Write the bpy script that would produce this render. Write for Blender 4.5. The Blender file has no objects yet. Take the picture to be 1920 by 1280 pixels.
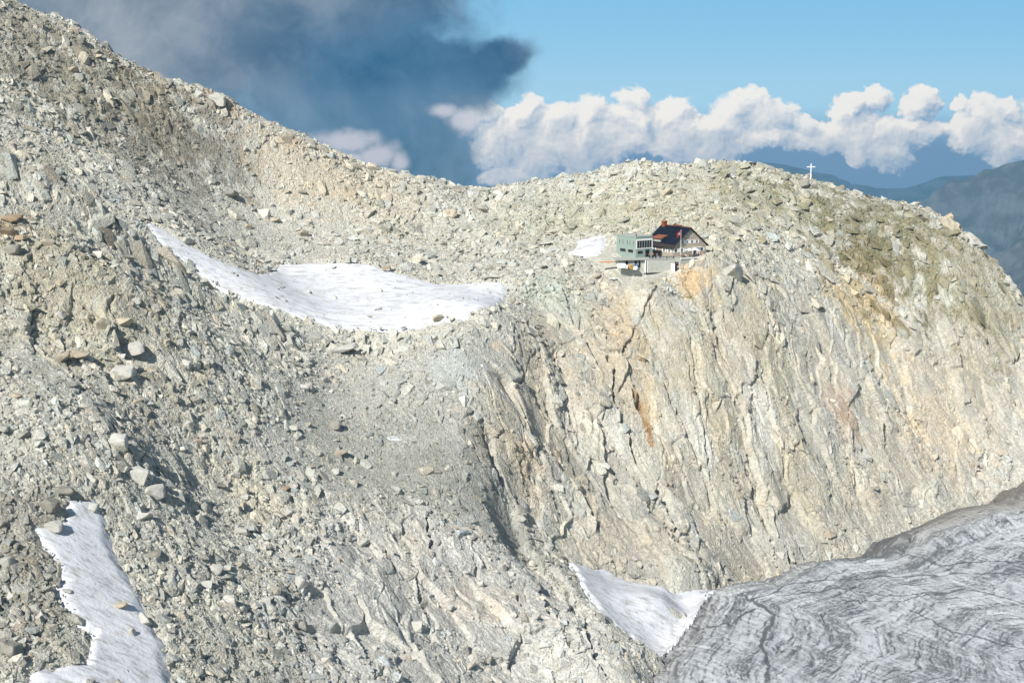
import bpy, bmesh, math, random
import numpy as np
from mathutils import Vector, Matrix

random.seed(7); RNG = np.random.default_rng(7)
S = bpy.context.scene
COL = S.collection
R = math.radians

# ------------------------------------------------------------------ camera, sky, sun, exposure
F = 2637.0                                   # focal length in pixels of the 1920 px wide photograph
PITCH = math.atan(440.0 / F)
cam_d = bpy.data.cameras.new('camera'); cam = bpy.data.objects.new('camera', cam_d); COL.objects.link(cam)
cam_d.sensor_width = 36.0; cam_d.lens = 36.0 * F / 1920.0
cam_d.clip_start = 1.0; cam_d.clip_end = 60000.0
cam.location = (0, 0, 0); cam.rotation_euler = (R(90) - PITCH, 0, 0)
S.camera = cam

SUN_AZ = R(33.0)     # left of straight behind the camera
SUN_EL = R(40.0)
SUN_DIR = Vector((-math.sin(SUN_AZ) * math.cos(SUN_EL), -math.cos(SUN_AZ) * math.cos(SUN_EL), math.sin(SUN_EL)))
sun_d = bpy.data.lights.new('sun', 'SUN'); sun = bpy.data.objects.new('sun', sun_d); COL.objects.link(sun)
sun_d.energy = 5.0; sun_d.angle = R(0.5); sun_d.color = (1.0, 0.965, 0.91)
sun.rotation_euler = SUN_DIR.to_track_quat('Z', 'Y').to_euler()
S.view_settings.view_transform = 'Standard'; S.view_settings.look = 'None'
S.view_settings.exposure = 0.42; S.view_settings.gamma = 1.0
S.cycles.max_bounces = 4; S.cycles.diffuse_bounces = 2; S.cycles.volume_bounces = 0
S.cycles.use_denoising = True

def ray(px, py):
    x = (px - 960.0) / F; y = (640.0 - py) / F
    c, s = math.cos(PITCH), math.sin(PITCH)
    return Vector((x, c + y * s, -s + y * c))
def W(px, py, Y):
    d = ray(px, py); return d * (Y / d.y)
def UV(px, py):
    d = ray(px, py); return d.x / d.y, d.z / d.y

# node helpers ------------------------------------------------------
class NT:
    def __init__(s, tree): s.t = tree; s.n = tree.nodes; s.l = tree.links
    def new(s, typ, **kw):
        n = s.n.new(typ)
        for k, v in kw.items(): setattr(n, k, v)
        return n
    def put(s, sock, v):
        if isinstance(v, bpy.types.NodeSocket): s.l.new(v, sock)
        elif v is not None:
            if hasattr(sock.default_value, '__len__') and not hasattr(v, '__len__'): v = (v,) * len(sock.default_value)
            if hasattr(v, '__len__') and len(v) == 3 and len(sock.default_value) == 4: v = (*v, 1)
            sock.default_value = v
    def math(s, op, a, b=None, c=None, clamp=False):
        n = s.new('ShaderNodeMath', operation=op, use_clamp=clamp)
        s.put(n.inputs[0], a)
        if b is not None: s.put(n.inputs[1], b)
        if c is not None: s.put(n.inputs[2], c)
        return n.outputs[0]
    def vm(s, op, a, b=None, out=0):
        n = s.new('ShaderNodeVectorMath', operation=op)
        s.put(n.inputs[0], a)
        if b is not None: s.put(n.inputs[1], b)
        return n.outputs[out]
    def scale(s, a, f):
        n = s.new('ShaderNodeVectorMath', operation='SCALE'); s.put(n.inputs[0], a); s.put(n.inputs['Scale'], f); return n.outputs[0]
    def mix(s, f, a, b, blend='MIX'):
        n = s.new('ShaderNodeMix', data_type='RGBA', blend_type=blend)
        s.put(n.inputs[0], f); s.put(n.inputs[6], a); s.put(n.inputs[7], b); return n.outputs[2]
    def ss(s, v, a, b, lo=0.0, hi=1.0, kind='SMOOTHSTEP'):
        n = s.new('ShaderNodeMapRange', interpolation_type=kind); n.clamp = True
        s.put(n.inputs[0], v); s.put(n.inputs[1], a); s.put(n.inputs[2], b); s.put(n.inputs[3], lo); s.put(n.inputs[4], hi)
        return n.outputs[0]
    def noise(s, vec, scale, detail=4, rough=.5, dist=0.0, out=0):
        n = s.new('ShaderNodeTexNoise'); s.put(n.inputs['Vector'], vec)
        n.inputs['Scale'].default_value = scale; n.inputs['Detail'].default_value = detail
        n.inputs['Roughness'].default_value = rough; n.inputs['Distortion'].default_value = dist
        return n.outputs[out]
    def voro(s, vec, scale, out='Distance', feature='F1', rand=1.0):
        n = s.new('ShaderNodeTexVoronoi', feature=feature); s.put(n.inputs['Vector'], vec)
        n.inputs['Scale'].default_value = scale; n.inputs['Randomness'].default_value = rand
        return n.outputs[out]

# ------------------------------------------------------------------ the sky
world = bpy.data.worlds.new('World'); S.world = world; world.use_nodes = True
def build_world():
    T = NT(world.node_tree); T.n.clear()
    out = T.new('ShaderNodeOutputWorld'); bg = T.new('ShaderNodeBackground'); 
    sky = T.new('ShaderNodeTexSky', sky_type='NISHITA'); sky.sun_disc = False
    sky.sun_elevation = SUN_EL; sky.sun_rotation = math.atan2(SUN_DIR.x, SUN_DIR.y)
    sky.altitude = 2800; sky.air_density = 1.0; sky.dust_density = 0.6; sky.ozone_density = 1.0
    d = T.new('ShaderNodeTexCoord').outputs['Generated']
    sep = T.new('ShaderNodeSeparateXYZ'); T.l.new(d, sep.inputs[0])
    yy = T.math('MAXIMUM', sep.outputs[1], 0.05)
    u = T.math('DIVIDE', sep.outputs[0], yy); v = T.math('DIVIDE', sep.outputs[2], yy)
    front = T.ss(sep.outputs[1], 0.3, 0.6)
    comb = T.new('ShaderNodeCombineXYZ'); T.l.new(u, comb.inputs[0]); T.l.new(v, comb.inputs[1])
    P = comb.outputs[0]
    STR = 0.11
    K = lambda r, g, b: tuple((c / 255.0) ** 2.2 / (STR * 2 ** .42) for c in (r, g, b))   # colour to the radiance that shows it
    # clear blue gradient of the photograph, towards the horizon and below it into the haze
    skyc = T.mix(T.ss(v, 0.0, 0.075), K(160, 206, 232), K(134, 194, 232))
    skyc = T.mix(T.ss(v, -0.03, 0.004), K(112, 152, 186), skyc)
    # distant wisps over the haze
    # ---- cumulus bank
    puffs = [(840,205,36,18),(890,215,60,40),(985,215,36,40),(950,262,70,55),(1050,230,55,42),(1110,215,45,38),(1090,270,80,60),(960,325,60,32),
             (1185,185,34,32),(1190,235,60,48),(1255,215,55,40),(1300,240,60,40),(1390,205,60,32),(1440,222,66,36),(1350,240,70,34),(1510,235,50,26),
             (1590,205,36,32),(1635,195,40,26),(1600,240,55,34),(1555,265,60,28),(1620,290,42,34),(1665,300,48,34),(1730,250,60,26),(1735,185,34,26),(1720,205,40,30),
             (1805,190,24,16),(1850,215,60,40),(1830,250,70,44),(1895,265,70,46),(1890,205,30,22),(1950,230,60,50),(650,265,70,22),(700,290,50,26),(655,290,40,12),
             (1240,290,40,16),(1010,300,46,40),(740,300,24,24),(1110,268,200,44),(1330,262,120,40),(1500,262,150,24),(1620,262,110,40)]
    g = bpy.data.node_groups.new('puff_density', 'ShaderNodeTree')
    g.interface.new_socket('P', in_out='INPUT', socket_type='NodeSocketVector'); g.interface.new_socket('D', in_out='OUTPUT', socket_type='NodeSocketFloat')
    G = NT(g); gi = G.new('NodeGroupInput'); go = G.new('NodeGroupOutput'); gp = gi.outputs[0]
    n1 = G.noise(gp, 26.0, 5, .55, 0.0, 1); w1 = G.scale(G.vm('SUBTRACT', n1, (.5, .5, .5)), 0.034)
    n2 = G.noise(gp, 90.0, 3, .6, 0.0, 1); w2 = G.scale(G.vm('SUBTRACT', n2, (.5, .5, .5)), 0.012)
    q = G.vm('ADD', G.vm('ADD', gp, w1), w2)
    acc = None
    for (px, py, rx, ry) in puffs:
        cu, cv = UV(px, py)
        e = G.vm('LENGTH', G.vm('MULTIPLY', G.vm('SUBTRACT', q, (cu, cv, 0)), (F / rx, F / ry, 0)), out=1)
        e = G.math('SUBTRACT', 1.0, G.math('MULTIPLY', e, e))
        if acc is None: acc = e
        else: acc = G.math('SMOOTH_MAX', acc, e, 0.35)
    vo = G.voro(q, 60.0, 'Distance', 'SMOOTH_F1'); fb = G.noise(q, 48.0, 8, .60)
    dd = G.math('ADD', acc, G.math('MULTIPLY', G.math('SUBTRACT', fb, 0.5), 1.9))
    dd = G.math('SUBTRACT', dd, G.math('MULTIPLY', vo, 0.55))
    G.l.new(dd, go.inputs[0])
    def dens(vec):
        n = T.new('ShaderNodeGroup'); n.node_tree = g; T.put(n.inputs[0], vec); return n.outputs[0]
    D0 = dens(P); D1 = dens(T.vm('ADD', P, (-0.0065, 0.0065, 0))); D2 = dens(T.vm('ADD', P, (-0.0016, 0.0020, 0)))
    alpha = T.math('MULTIPLY', T.ss(D0, -0.34, 0.10), T.ss(T.noise(P, 12.0, 3), 0.25, 0.5, 0.75, 1.0))
    lit = T.math('ADD', 0.58, T.math('ADD', T.math('MULTIPLY', T.math('SUBTRACT', D0, D1), 0.50), T.math('MULTIPLY', T.math('SUBTRACT', D0, D2), 0.55)), clamp=True)
    base_v = T.ss(v, -0.048, -0.002)
    lit = T.math('MULTIPLY', lit, T.math('ADD', 0.55, T.math('MULTIPLY', base_v, 0.6)), clamp=True)
    cc = T.mix(lit, K(136, 168, 198), K(240, 238, 234))
    col = T.mix(T.math('MULTIPLY', alpha, 0.95), skyc, cc)
    # ---- the big dark cloud in the upper left
    w = T.scale(T.vm('SUBTRACT', T.noise(P, 9.0, 5, .55, 0, 1), (.5, .5, .5)), 0.075)
    pd = T.vm('ADD', P, w)
    def blob(px, py, rx, ry):
        cu, cv = UV(px, py)
        e = T.vm('LENGTH', T.vm('MULTIPLY', T.vm('SUBTRACT', pd, (cu, cv, 0)), (F / rx, F / ry, 0)), out=1)
        return T.math('SUBTRACT', 1.0, e)
    dk = None
    for b in [(150, 0, 640, 400), (620, 90, 270, 230), (830, 130, 140, 75), (925, 95, 72, 40), (760, 250, 130, 170), (840, 320, 75, 90), (700, 20, 200, 90)]:
        e = blob(*b); dk = e if dk is None else T.math('SMOOTH_MAX', dk, e, 0.12)
    fb = T.noise(pd, 22.0, 6, .6)
    dk = T.math('ADD', dk, T.math('MULTIPLY', T.math('SUBTRACT', fb, 0.5), 0.95))
    da = T.ss(dk, -0.24, 0.42)
    # grey veil at the top left, deep blue core towards its right end
    cx, cy = UV(760, 130)
    core = T.vm('LENGTH', T.vm('MULTIPLY', T.vm('SUBTRACT', pd, (cx, cy, 0)), (F / 420, F / 200, 0)), out=1)
    core = T.ss(core, 0.15, 1.25, 1.0, 0.0)
    tex = T.noise(pd, 16.0, 8, .6)
    grey = T.mix(T.ss(tex, .3, .7), K(108, 130, 150), K(158, 168, 180))
    deep = T.mix(T.ss(tex, .3, .7), K(34, 92, 132), K(76, 120, 154))
    dc = T.mix(core, grey, deep)
    low = T.ss(v, -0.02, 0.03)
    dc = T.mix(low, T.mix(T.ss(tex, .3, .75), K(80, 126, 156), K(112, 146, 174)), dc)
    col = T.mix(T.math('MULTIPLY', da, 0.97), col, dc)
    # the white puffs that stand before the dark cloud
    g2 = None
    for (px, py, rx, ry) in [(650,262,75,26),(705,288,50,30),(655,293,40,12),(830,205,30,16),(870,222,40,26),(745,305,22,26)]:
        cu, cv = UV(px, py)
        e = T.vm('LENGTH', T.vm('MULTIPLY', T.vm('SUBTRACT', T.vm('ADD', P, T.scale(w, .25)), (cu, cv, 0)), (F / rx, F / ry, 0)), out=1)
        e = T.math('SUBTRACT', 1.0, e); g2 = e if g2 is None else T.math('SMOOTH_MAX', g2, e, 0.2)
    g2 = T.math('ADD', g2, T.math('MULTIPLY', T.math('SUBTRACT', T.noise(P, 60.0, 6, .6), 0.5), 1.2))
    col = T.mix(T.ss(g2, -0.1, 0.7, 0.0, 0.75), col, K(205, 208, 220))
    # the valley air (the haze box) lies in front of this sky: what it adds and takes is allowed for
    AIR = (.10, .27, .44); tv = T.math('MINIMUM', 14500.0, T.math('DIVIDE', 70.0, T.math('MAXIMUM', v, 0.001)))
    tr = T.math('EXPONENT', T.math('MULTIPLY', tv, -1e-4))
    add = T.scale(tuple(a / (STR * 2 ** .42) for a in AIR), T.math('SUBTRACT', 1.0, tr))
    col = T.vm('MAXIMUM', T.scale(T.vm('SUBTRACT', col, add), T.math('DIVIDE', 1.0, tr)), (0, 0, 0))
    fade = T.math('MULTIPLY', T.ss(sep.outputs[1], 0.3, 0.6), T.ss(sep.outputs[2], 0.13, 0.25, 1.0, 0.0))
    bg2 = T.new('ShaderNodeBackground'); ms = T.new('ShaderNodeMixShader'); T.l.new(ms.outputs[0], out.inputs[0])
    T.l.new(fade, ms.inputs[0]); T.l.new(bg.outputs[0], ms.inputs[1]); T.l.new(bg2.outputs[0], ms.inputs[2])
    T.l.new(T.mix(1.0, sky.outputs[0], (1.0, .93, .80), 'MULTIPLY'), bg.inputs[0]); T.l.new(col, bg2.inputs[0]); bg.inputs[1].default_value = STR; bg2.inputs[1].default_value = STR
    world.cycles.sampling_method = 'MANUAL'; world.cycles.sample_map_resolution = 512
build_world()

# ------------------------------------------------------------------ numpy noise
def _h(ix, iy, seed):
    h = (ix.astype(np.int64) * 374761393 + iy.astype(np.int64) * 668265263 + seed * 1274126177) & 0xffffffff
    h = ((h ^ (h >> 13)) * 1274126177) & 0xffffffff
    h = ((h ^ (h >> 16)) * 2246822519) & 0xffffffff
    return h ^ (h >> 15)
def _f(h, k=0):
    return (((h >> (k * 5)) * 2654435761 & 0xffffffff) >> 8).astype(np.float32) / np.float32(16777216.0)
def perlin(x, y, seed=0):
    ix = np.floor(x); iy = np.floor(y); fx = (x - ix).astype(np.float32); fy = (y - iy).astype(np.float32)
    ix = ix.astype(np.int64); iy = iy.astype(np.int64)
    def g(a, b):
        t = _f(_h(ix + a, iy + b, seed)) * np.float32(6.2831853)
        return np.cos(t) * (fx - a) + np.sin(t) * (fy - b)
    sx = fx * fx * fx * (fx * (fx * 6 - 15) + 10); sy = fy * fy * fy * (fy * (fy * 6 - 15) + 10)
    a = g(0, 0); a += sx * (g(1, 0) - a); b = g(0, 1); b += sx * (g(1, 1) - b)
    return (a + sy * (b - a)) * 1.5
def fbm(x, y, sc, octv=4, gain=.5, seed=0, ridged=False):
    r = 0; a = 1.0; tot = 0
    for o in range(octv):
        n = perlin(x / sc + 17.3 * o, y / sc - 9.1 * o, seed + o)
        r = r + a * ((1 - 2 * np.abs(n)) if ridged else n); tot += a; a *= gain; sc /= 2.03
    return r / tot
def facets(x, y, sc, seed=0, tilt=1.0):
    """plane-faced blocks: each cell of a cellular pattern is a tilted flat face of its own"""
    gx = x / sc; gy = y / sc; ix = np.floor(gx).astype(np.int64); iy = np.floor(gy).astype(np.int64)
    best = np.full(gx.shape, 9.0, np.float32); h = np.zeros(gx.shape, np.float32); sec = best.copy(); cid = np.zeros(gx.shape, np.float32)
    for a in (-1, 0, 1):
        for b in (-1, 0, 1):
            hh = _h(ix + a, iy + b, seed)
            dx = (gx - (ix + a + _f(hh))).astype(np.float32); dy = (gy - (iy + b + _f(hh, 1))).astype(np.float32)
            d = dx * dx + dy * dy
            p = (_f(hh, 2) - .5) * 1.0 + tilt * ((_f(hh, 3) - .5) * dx + (_f(hh, 4) - .5) * dy) * 2
            m = d < best
            sec = np.where(m, best, np.minimum(sec, d)); best = np.where(m, d, best); h = np.where(m, p, h); cid = np.where(m, _f(hh, 2), cid)
    return h, np.sqrt(sec) - np.sqrt(best), cid
def smooth(a, b, x):
    t = np.clip((x - a) / (b - a), 0, 1); return t * t * (3 - 2 * t)

# ------------------------------------------------------------------ the lie of the land (large shape)
CP = []
def cp(*pts):
    for (px, py, Y) in pts:
        w = W(px, py, Y); CP.append((w.x, w.y, w.z))
SKYL = [(-260,-170,470),(0,0,480),(75,25,483),(160,62,485),(225,110,487),(320,152,490),(420,190,495),(490,225,497),(560,250,500),(640,292,505),(720,322,510),(800,340,515),
        (880,354,520),(960,352,520),(1050,335,520),(1170,312,520),(1250,312,522),(1350,306,525),(1440,322,528),(1540,350,530),(1620,372,530),(1700,392,530),(1760,410,527),
        (1850,480,515),(1920,570,500),(2050,720,480),(2200,800,470)]
cp(*SKYL)
for (px, py, Y) in SKYL:
    w = W(px, py, Y); k = Y / 500
    CP.append((w.x * 1.05, w.y + 22, w.z - 13)); CP.append((w.x * 1.16, w.y + 75, w.z - 70))
cp((1350,350,500),(1200,365,490),(1550,430,495),(1700,500,490),(1800,560,485),(1050,385,495),
   (1165,492,438),(1250,492,438),(1340,480,442),(1250,440,460),(1330,425,465),(1100,470,450),(1000,430,478),(1450,420,480),
   (880,420,480),(700,400,480),(500,350,475),(300,250,462),(100,120,455),(0,150,430),(-150,0,440),
   (0,275,398),(130,325,400),(260,402,402),(400,455,408),(500,500,424),(620,485,434),(720,490,432),(850,530,428),(940,522,422),
   (600,560,402),(750,560,404),(900,560,402),(640,618,379),(800,616,379),(930,592,385),(860,640,372),(700,650,370),
   (330,455,392),(410,515,388),(500,560,384))
CR = [(-120,215,332),(0,285,332),(110,338,336),(240,436,342),(375,532,350),(475,586,358),(585,652,366)]
cp(*CR)
for i, (px, py, Y) in enumerate(CR[:-2]):
    w = W(px, py, Y + 24); CP.append((w.x, w.y, w.z - [11, 11, 11, 9, 6][i]))
cp((0,500,304),(200,600,304),(0,700,268),(200,800,265),(400,700,314),(600,750,338),(0,950,232),(200,1000,240),(400,950,276),
   (-150,1280,195),(0,1280,198),(200,1280,206),(400,1280,220),(600,1280,236),(600,1000,284),(800,1280,254),(800,1000,304),(1000,1280,272),(1000,1130,296),(800,780,344),(900,700,362),(900,880,336),
   (0,1600,160),(600,1600,194),(1000,1600,230),(1150,1500,255),(-200,700,262))
LC = [(1000,1030,330),(1040,1062,322),(1110,1145,306),(1170,1200,297),(1222,1280,286),(1265,1400,270)]
cp(*LC)
for (px, py, Y) in LC[2:]:
    w = W(px, py, Y); CP.append((w.x + 6, w.y + 6, w.z - 7))
cp((1062,1052,334),(1150,1098,339),(1240,1120,338),(1310,1105,346),(1250,1180,322),(1290,1180,326))
cp((1000,570,413),(1150,535,428),(1250,525,432),(1340,512,436),(1450,520,452),(1600,560,470),(1750,640,472),(1900,690,478),
   (1000,750,376),(1150,750,391),(1300,750,402),(1500,750,426),(1700,780,446),(1900,790,462),(960,900,345),
   (1100,1000,350),(1200,1000,358),(1300,1000,369),(1450,1000,387),(1600,930,412),(1800,880,440),(1940,850,452),(2200,900,430))
for (px, Y) in [(1380,335),(1550,350),(1700,370),(1900,400),(2200,390),(1400,270),(1700,270),(2000,300),(1350,220),(1900,200),(1345,322),(1345,300),(1330,280),(1290,258),(1400,310),(1310,290)]:
    CP.append(((px - 960) / F * Y, Y, -150.0))
CP = np.array(CP)
def fit(cp):
    sx = cp[:, :2] / 100.0; n = len(sx)
    d = np.linalg.norm(sx[:, None] - sx[None], axis=2); K = np.where(d > 0, d * d * np.log(d + 1e-12), 0) + np.eye(n) * 2e-4
    P = np.c_[np.ones(n), sx]; A = np.block([[K, P], [P.T, np.zeros((3, 3))]])
    return np.linalg.solve(A, np.r_[cp[:, 2], 0, 0, 0]), sx
CW, CX = fit(CP)
GX0, GX1, GY0, GY1 = -340, 340, 90, 680
gxs = np.arange(GX0, GX1 + 1, 2.0); gys = np.arange(GY0, GY1 + 1, 2.0)
mx, my = np.meshgrid(gxs, gys); q = np.c_[mx.ravel(), my.ravel()] / 100.0
GZ = CW[-3] + q @ CW[-2:]
for i in range(len(CX)):
    d2 = ((q - CX[i]) ** 2).sum(1); GZ = GZ + CW[i] * 0.5 * d2 * np.log(d2 + 1e-12)
GZ = GZ.reshape(mx.shape)
def right_flank(pts, drop, w0, w1):
    # the ground breaks off on the far side of a rib: a steep flank, easing out again
    global GZ
    P = [np.array(W(*p)[:2]) for p in pts]; dd = np.full(mx.shape, 1e9); sd = np.zeros(mx.shape)
    for a, b in zip(P[:-1], P[1:]):
        ab = b - a; t = np.clip(((mx - a[0]) * ab[0] + (my - a[1]) * ab[1]) / (ab @ ab), 0, 1); d = np.hypot(mx - a[0] - t * ab[0], my - a[1] - t * ab[1])
        k = d < dd; sg = np.sign((mx - a[0]) * ab[1] - (my - a[1]) * ab[0]); sd = np.where(k, sg, sd); dd = np.minimum(dd, d)
    s_ = lambda a, b, x: (lambda t: t * t * (3 - 2 * t))(np.clip((x - a) / (b - a), 0, 1))
    drop = drop * s_(4, 30, np.hypot(mx - P[-1][0], my - P[-1][1]))
    GZ = GZ - drop * (sd > 0) * s_(-.5, w0, dd) * s_(w1, w1 * .45, dd)
right_flank(CR, 6.0, 6.0, 26.0)
right_flank([(1000,1030,330),(1040,1062,322),(1110,1145,306),(1170,1200,297),(1222,1280,286)], 4.0, 3.0, 14.0)

def base_z(x, y):
    fx = np.clip((np.asarray(x, float) - GX0) / 2.0, 1, len(gxs) - 3.001); fy = np.clip((np.asarray(y, float) - GY0) / 2.0, 1, len(gys) - 3.001)
    ix = fx.astype(int); iy = fy.astype(int); fx = fx - ix; fy = fy - iy
    def c4(t): return (-.5*t+t*t-.5*t**3, 1-2.5*t*t+1.5*t**3, .5*t+2*t*t-1.5*t**3, -.5*t*t+.5*t**3)
    wx = c4(fx); wy = c4(fy); r = 0
    for j in range(4):
        for i in range(4): r = r + wx[i] * wy[j] * GZ[iy + j - 1, ix + i - 1]
    return r
def hit(px, py, y0=100.0, y1=600.0):
    """first point of the land along a sight line of the photograph, as a place in the world"""
    d = ray(px, py); ys = np.arange(y0, y1, 0.5); t = ys / d.y
    z = base_z(t * d.x, ys); k = np.nonzero(z >= t * d.z)[0]
    if len(k) == 0: return None
    t = t[k[0]]; return np.array([t * d.x, t * d.y, base_z(t * d.x, t * d.y)])
def pix(p):
    c, s = math.cos(PITCH), math.sin(PITCH)
    dep = p[1] * c - p[2] * s; up = p[1] * s + p[2] * c
    return 960 + F * p[0] / dep, 640 - F * up / dep

def poly_xy(pts, y0=100.0):
    out = []
    n = len(pts)
    for i in range(n):
        a = np.array(pts[i], float); b = np.array(pts[(i + 1) % n], float); m = max(1, int(np.hypot(*(b - a)) / 40))
        for k in range(m):
            p = a + (b - a) * k / m; h = hit(p[0], p[1], y0)
            if h is not None: out.append(h[:2])
    return np.array(out)
def line_xy(pts, y0=100.0):
    return np.array([h[:2] for h in (hit(p[0], p[1], y0) for p in pts) if h is not None])
def seg_d(x, y, a, b):
    ab = b - a; t = np.clip(((x - a[0]) * ab[0] + (y - a[1]) * ab[1]) / (ab @ ab + 1e-9), 0, 1)
    return np.hypot(x - a[0] - t * ab[0], y - a[1] - t * ab[1])
def sdf(poly, x, y):
    """distance inside a polygon on the ground (negative outside)"""
    lo = poly.min(0) - 14; hi = poly.max(0) + 14
    r = np.full(np.shape(x), -14.0); m = (x > lo[0]) & (x < hi[0]) & (y > lo[1]) & (y < hi[1])
    xs = x[m]; ys = y[m]; d = np.full(xs.shape, 1e9); ins = np.zeros(xs.shape, bool); n = len(poly)
    for i in range(n):
        a = poly[i]; b = poly[(i + 1) % n]; d = np.minimum(d, seg_d(xs, ys, a, b))
        c = (a[1] > ys) != (b[1] > ys)
        with np.errstate(divide='ignore', invalid='ignore'):
            ins ^= c & (xs < (b[0] - a[0]) * (ys - a[1]) / (b[1] - a[1] + 1e-12) + a[0])
    r[m] = np.where(ins, d, -d); return r

# ------------------------------------------------------------------ regions (on the ground, in metres)
SNOW = {
 'basin': poly_xy([(258,408),(300,425),(360,458),(420,488),(478,510),(520,495),(600,490),(680,492),(740,506),(800,526),(860,534),(900,528),(950,524),(955,545),(935,578),(880,603),(820,610),(740,622),(640,618),(590,606),(520,585),(450,562),(400,538),(350,500),(290,455)], 362),
 'hut': poly_xy([(1062,474),(1085,450),(1115,440),(1145,441),(1140,462),(1125,478),(1095,482)]),
 'lower': poly_xy([(1055,1050),(1130,1072),(1200,1096),(1260,1110),(1330,1098),(1345,1130),(1338,1172),(1305,1212),(1258,1268),(1230,1300),(1215,1240),(1180,1200),(1120,1150),(1080,1090)], 300),
 'left': poly_xy([(48,985),(110,970),(118,935),(180,930),(205,975),(222,1030),(248,1080),(268,1130),(290,1165),(318,1220),(335,1300),(60,1300),(30,1280),(42,1255),(150,1240),(160,1190),(130,1150),(95,1110),(105,1060),(70,1030)]),
 'patch': poly_xy([(715,812),(740,814),(768,824),(745,830),(722,824)]),
}
CLIFF = poly_xy([(860,800),(900,700),(960,620),(1010,560),(1080,535),(1150,512),(1340,500),(1440,540),(1600,580),(1750,600),(1870,600),(1960,680),(1960,860),(1640,1000),(1450,1100),(1250,1110),(1100,1080),(1050,1050),(960,930)])
SLAB = poly_xy([(640,960),(760,940),(900,1010),(1020,1060),(1100,1140),(1220,1290),(1100,1400),(620,1400),(500,1150)])
SLAB2 = poly_xy([(0,560),(120,540),(270,560),(270,740),(180,760),(20,740)])
SCREE = poly_xy([(560,720),(640,700),(900,640),(960,600),(900,720),(860,820),(960,960),(1050,1060),(1000,1060),(900,1000),(760,930),(640,950),(500,900),(480,800)])
SCREE2 = poly_xy([(280,250),(440,240),(640,330),(700,480),(520,480),(380,440),(300,350)])
GLEDGE = [(1235,1300),(1262,1240),(1320,1165),(1330,1140),(1345,1108),(1440,1085),(1520,1040),(1630,1030),(1655,1000),(1760,965),(1850,950),(1925,880),(2000,850)]

def ice_z(x, y):                              # surface of the glacier
    return -119.5 + 0.004 * (x - 60) - 0.012 * (400 - y) + 0
def plane_hit(px, py):
    d = ray(px, py); y = 300.0
    for _ in range(12): y = ice_z(y / d.y * d.x, y) * d.y / d.z
    return np.array([y / d.y * d.x, y])
ICE = np.array([plane_hit(*p) for p in GLEDGE] + [np.array(p) for p in [(260, 500), (330, 470), (330, 180), (20, 180)]])
ICEL = ICE[:len(GLEDGE)]

# coloured patches of the rock: pixel centre, radius in metres, colour, strength
def C(r, g, b): return np.array([(c / 255.0) ** 2.2 for c in (r, g, b)], np.float32)
PATCH = [((1295,522),5.0,C(208,172,122),.7,1),((1640,520),10,C(214,176,120),.7,1),((1600,560),12,C(196,170,118),.5,1),((1580,780),6,C(176,134,88),.6,1),
         ((1200,765),1.5,C(140,96,48),.95,3.0),((1216,812),.9,C(150,110,62),.9,4.0),((1160,610),8,C(190,170,138),.4,1),((1750,790),14,C(210,190,160),.5,1),
         ((980,870),7,C(186,168,140),.4,1),((540,265),2.5,C(168,136,106),.5,1),((420,195),6,C(178,146,116),.6,1),((20,430),4,C(160,136,108),.6,1),((90,300),7,C(150,146,120),.5,1),
         ((60,90),28,C(128,122,104),.65,1),((230,200),26,C(138,131,112),.55,1),((330,240),16,C(120,112,96),.6,1),((300,330),16,C(126,122,110),.5,1),((420,290),12,C(122,116,104),.5,1),((120,560),22,C(164,154,124),.5,1),((1600,430),22,C(112,108,80),.75,1),((1720,450),18,C(118,114,86),.75,1),
         ((1440,370),22,C(134,130,98),.6,1),((1660,500),14,C(122,116,88),.7,1),((1830,520),20,C(146,138,108),.6,1),((1250,400),30,C(172,166,138),.5,1),((1100,420),18,C(168,166,142),.5,1),((980,420),22,C(172,171,150),.4,1),
         ((1140,250),5,C(0,0,0),.0,1),((880,890),12,C(140,140,130),.35,1),((700,850),16,C(150,150,134),.35,1),((930,940),10,C(136,136,128),.5,1),((740,1000),7,C(196,184,160),.3,1),
         ((860,1130),7,C(196,180,160),.3,1),((940,1120),7,C(196,182,160),.3,1),((470,930),9,C(206,196,170),.4,1),((860,690),8,C(184,190,188),.5,1),((1040,560),10,C(176,186,170),.5,1),((1540,770),10,C(178,176,170),.5,1),
         ((1150,690),12,C(190,172,140),.4,1),((1290,700),14,C(176,164,134),.5,1),((1440,680),12,C(174,166,136),.4,1),((1480,880),10,C(186,176,150),.4,1),((100,1040),10,C(160,150,134),.4,1),((20,1100),14,C(138,134,122),.5,1),
         ((1420,760),6,C(206,204,196),.6,1.6),((1150,820),4,C(206,204,196),.6,1.6),((1310,820),4,C(206,204,196),.6,1.6),((560,320),16,C(192,176,150),.5,1),((700,360),20,C(190,178,154),.5,1)]
PATCH = [(hit(*p), r, c, s, el) for (p, r, c, s, el) in PATCH]
PATCH = [p for p in PATCH if p[0] is not None]
TILT = np.array([0.42, -0.91]); TPER = np.array([0.91, 0.42])       # the fall line of the cracks

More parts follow.
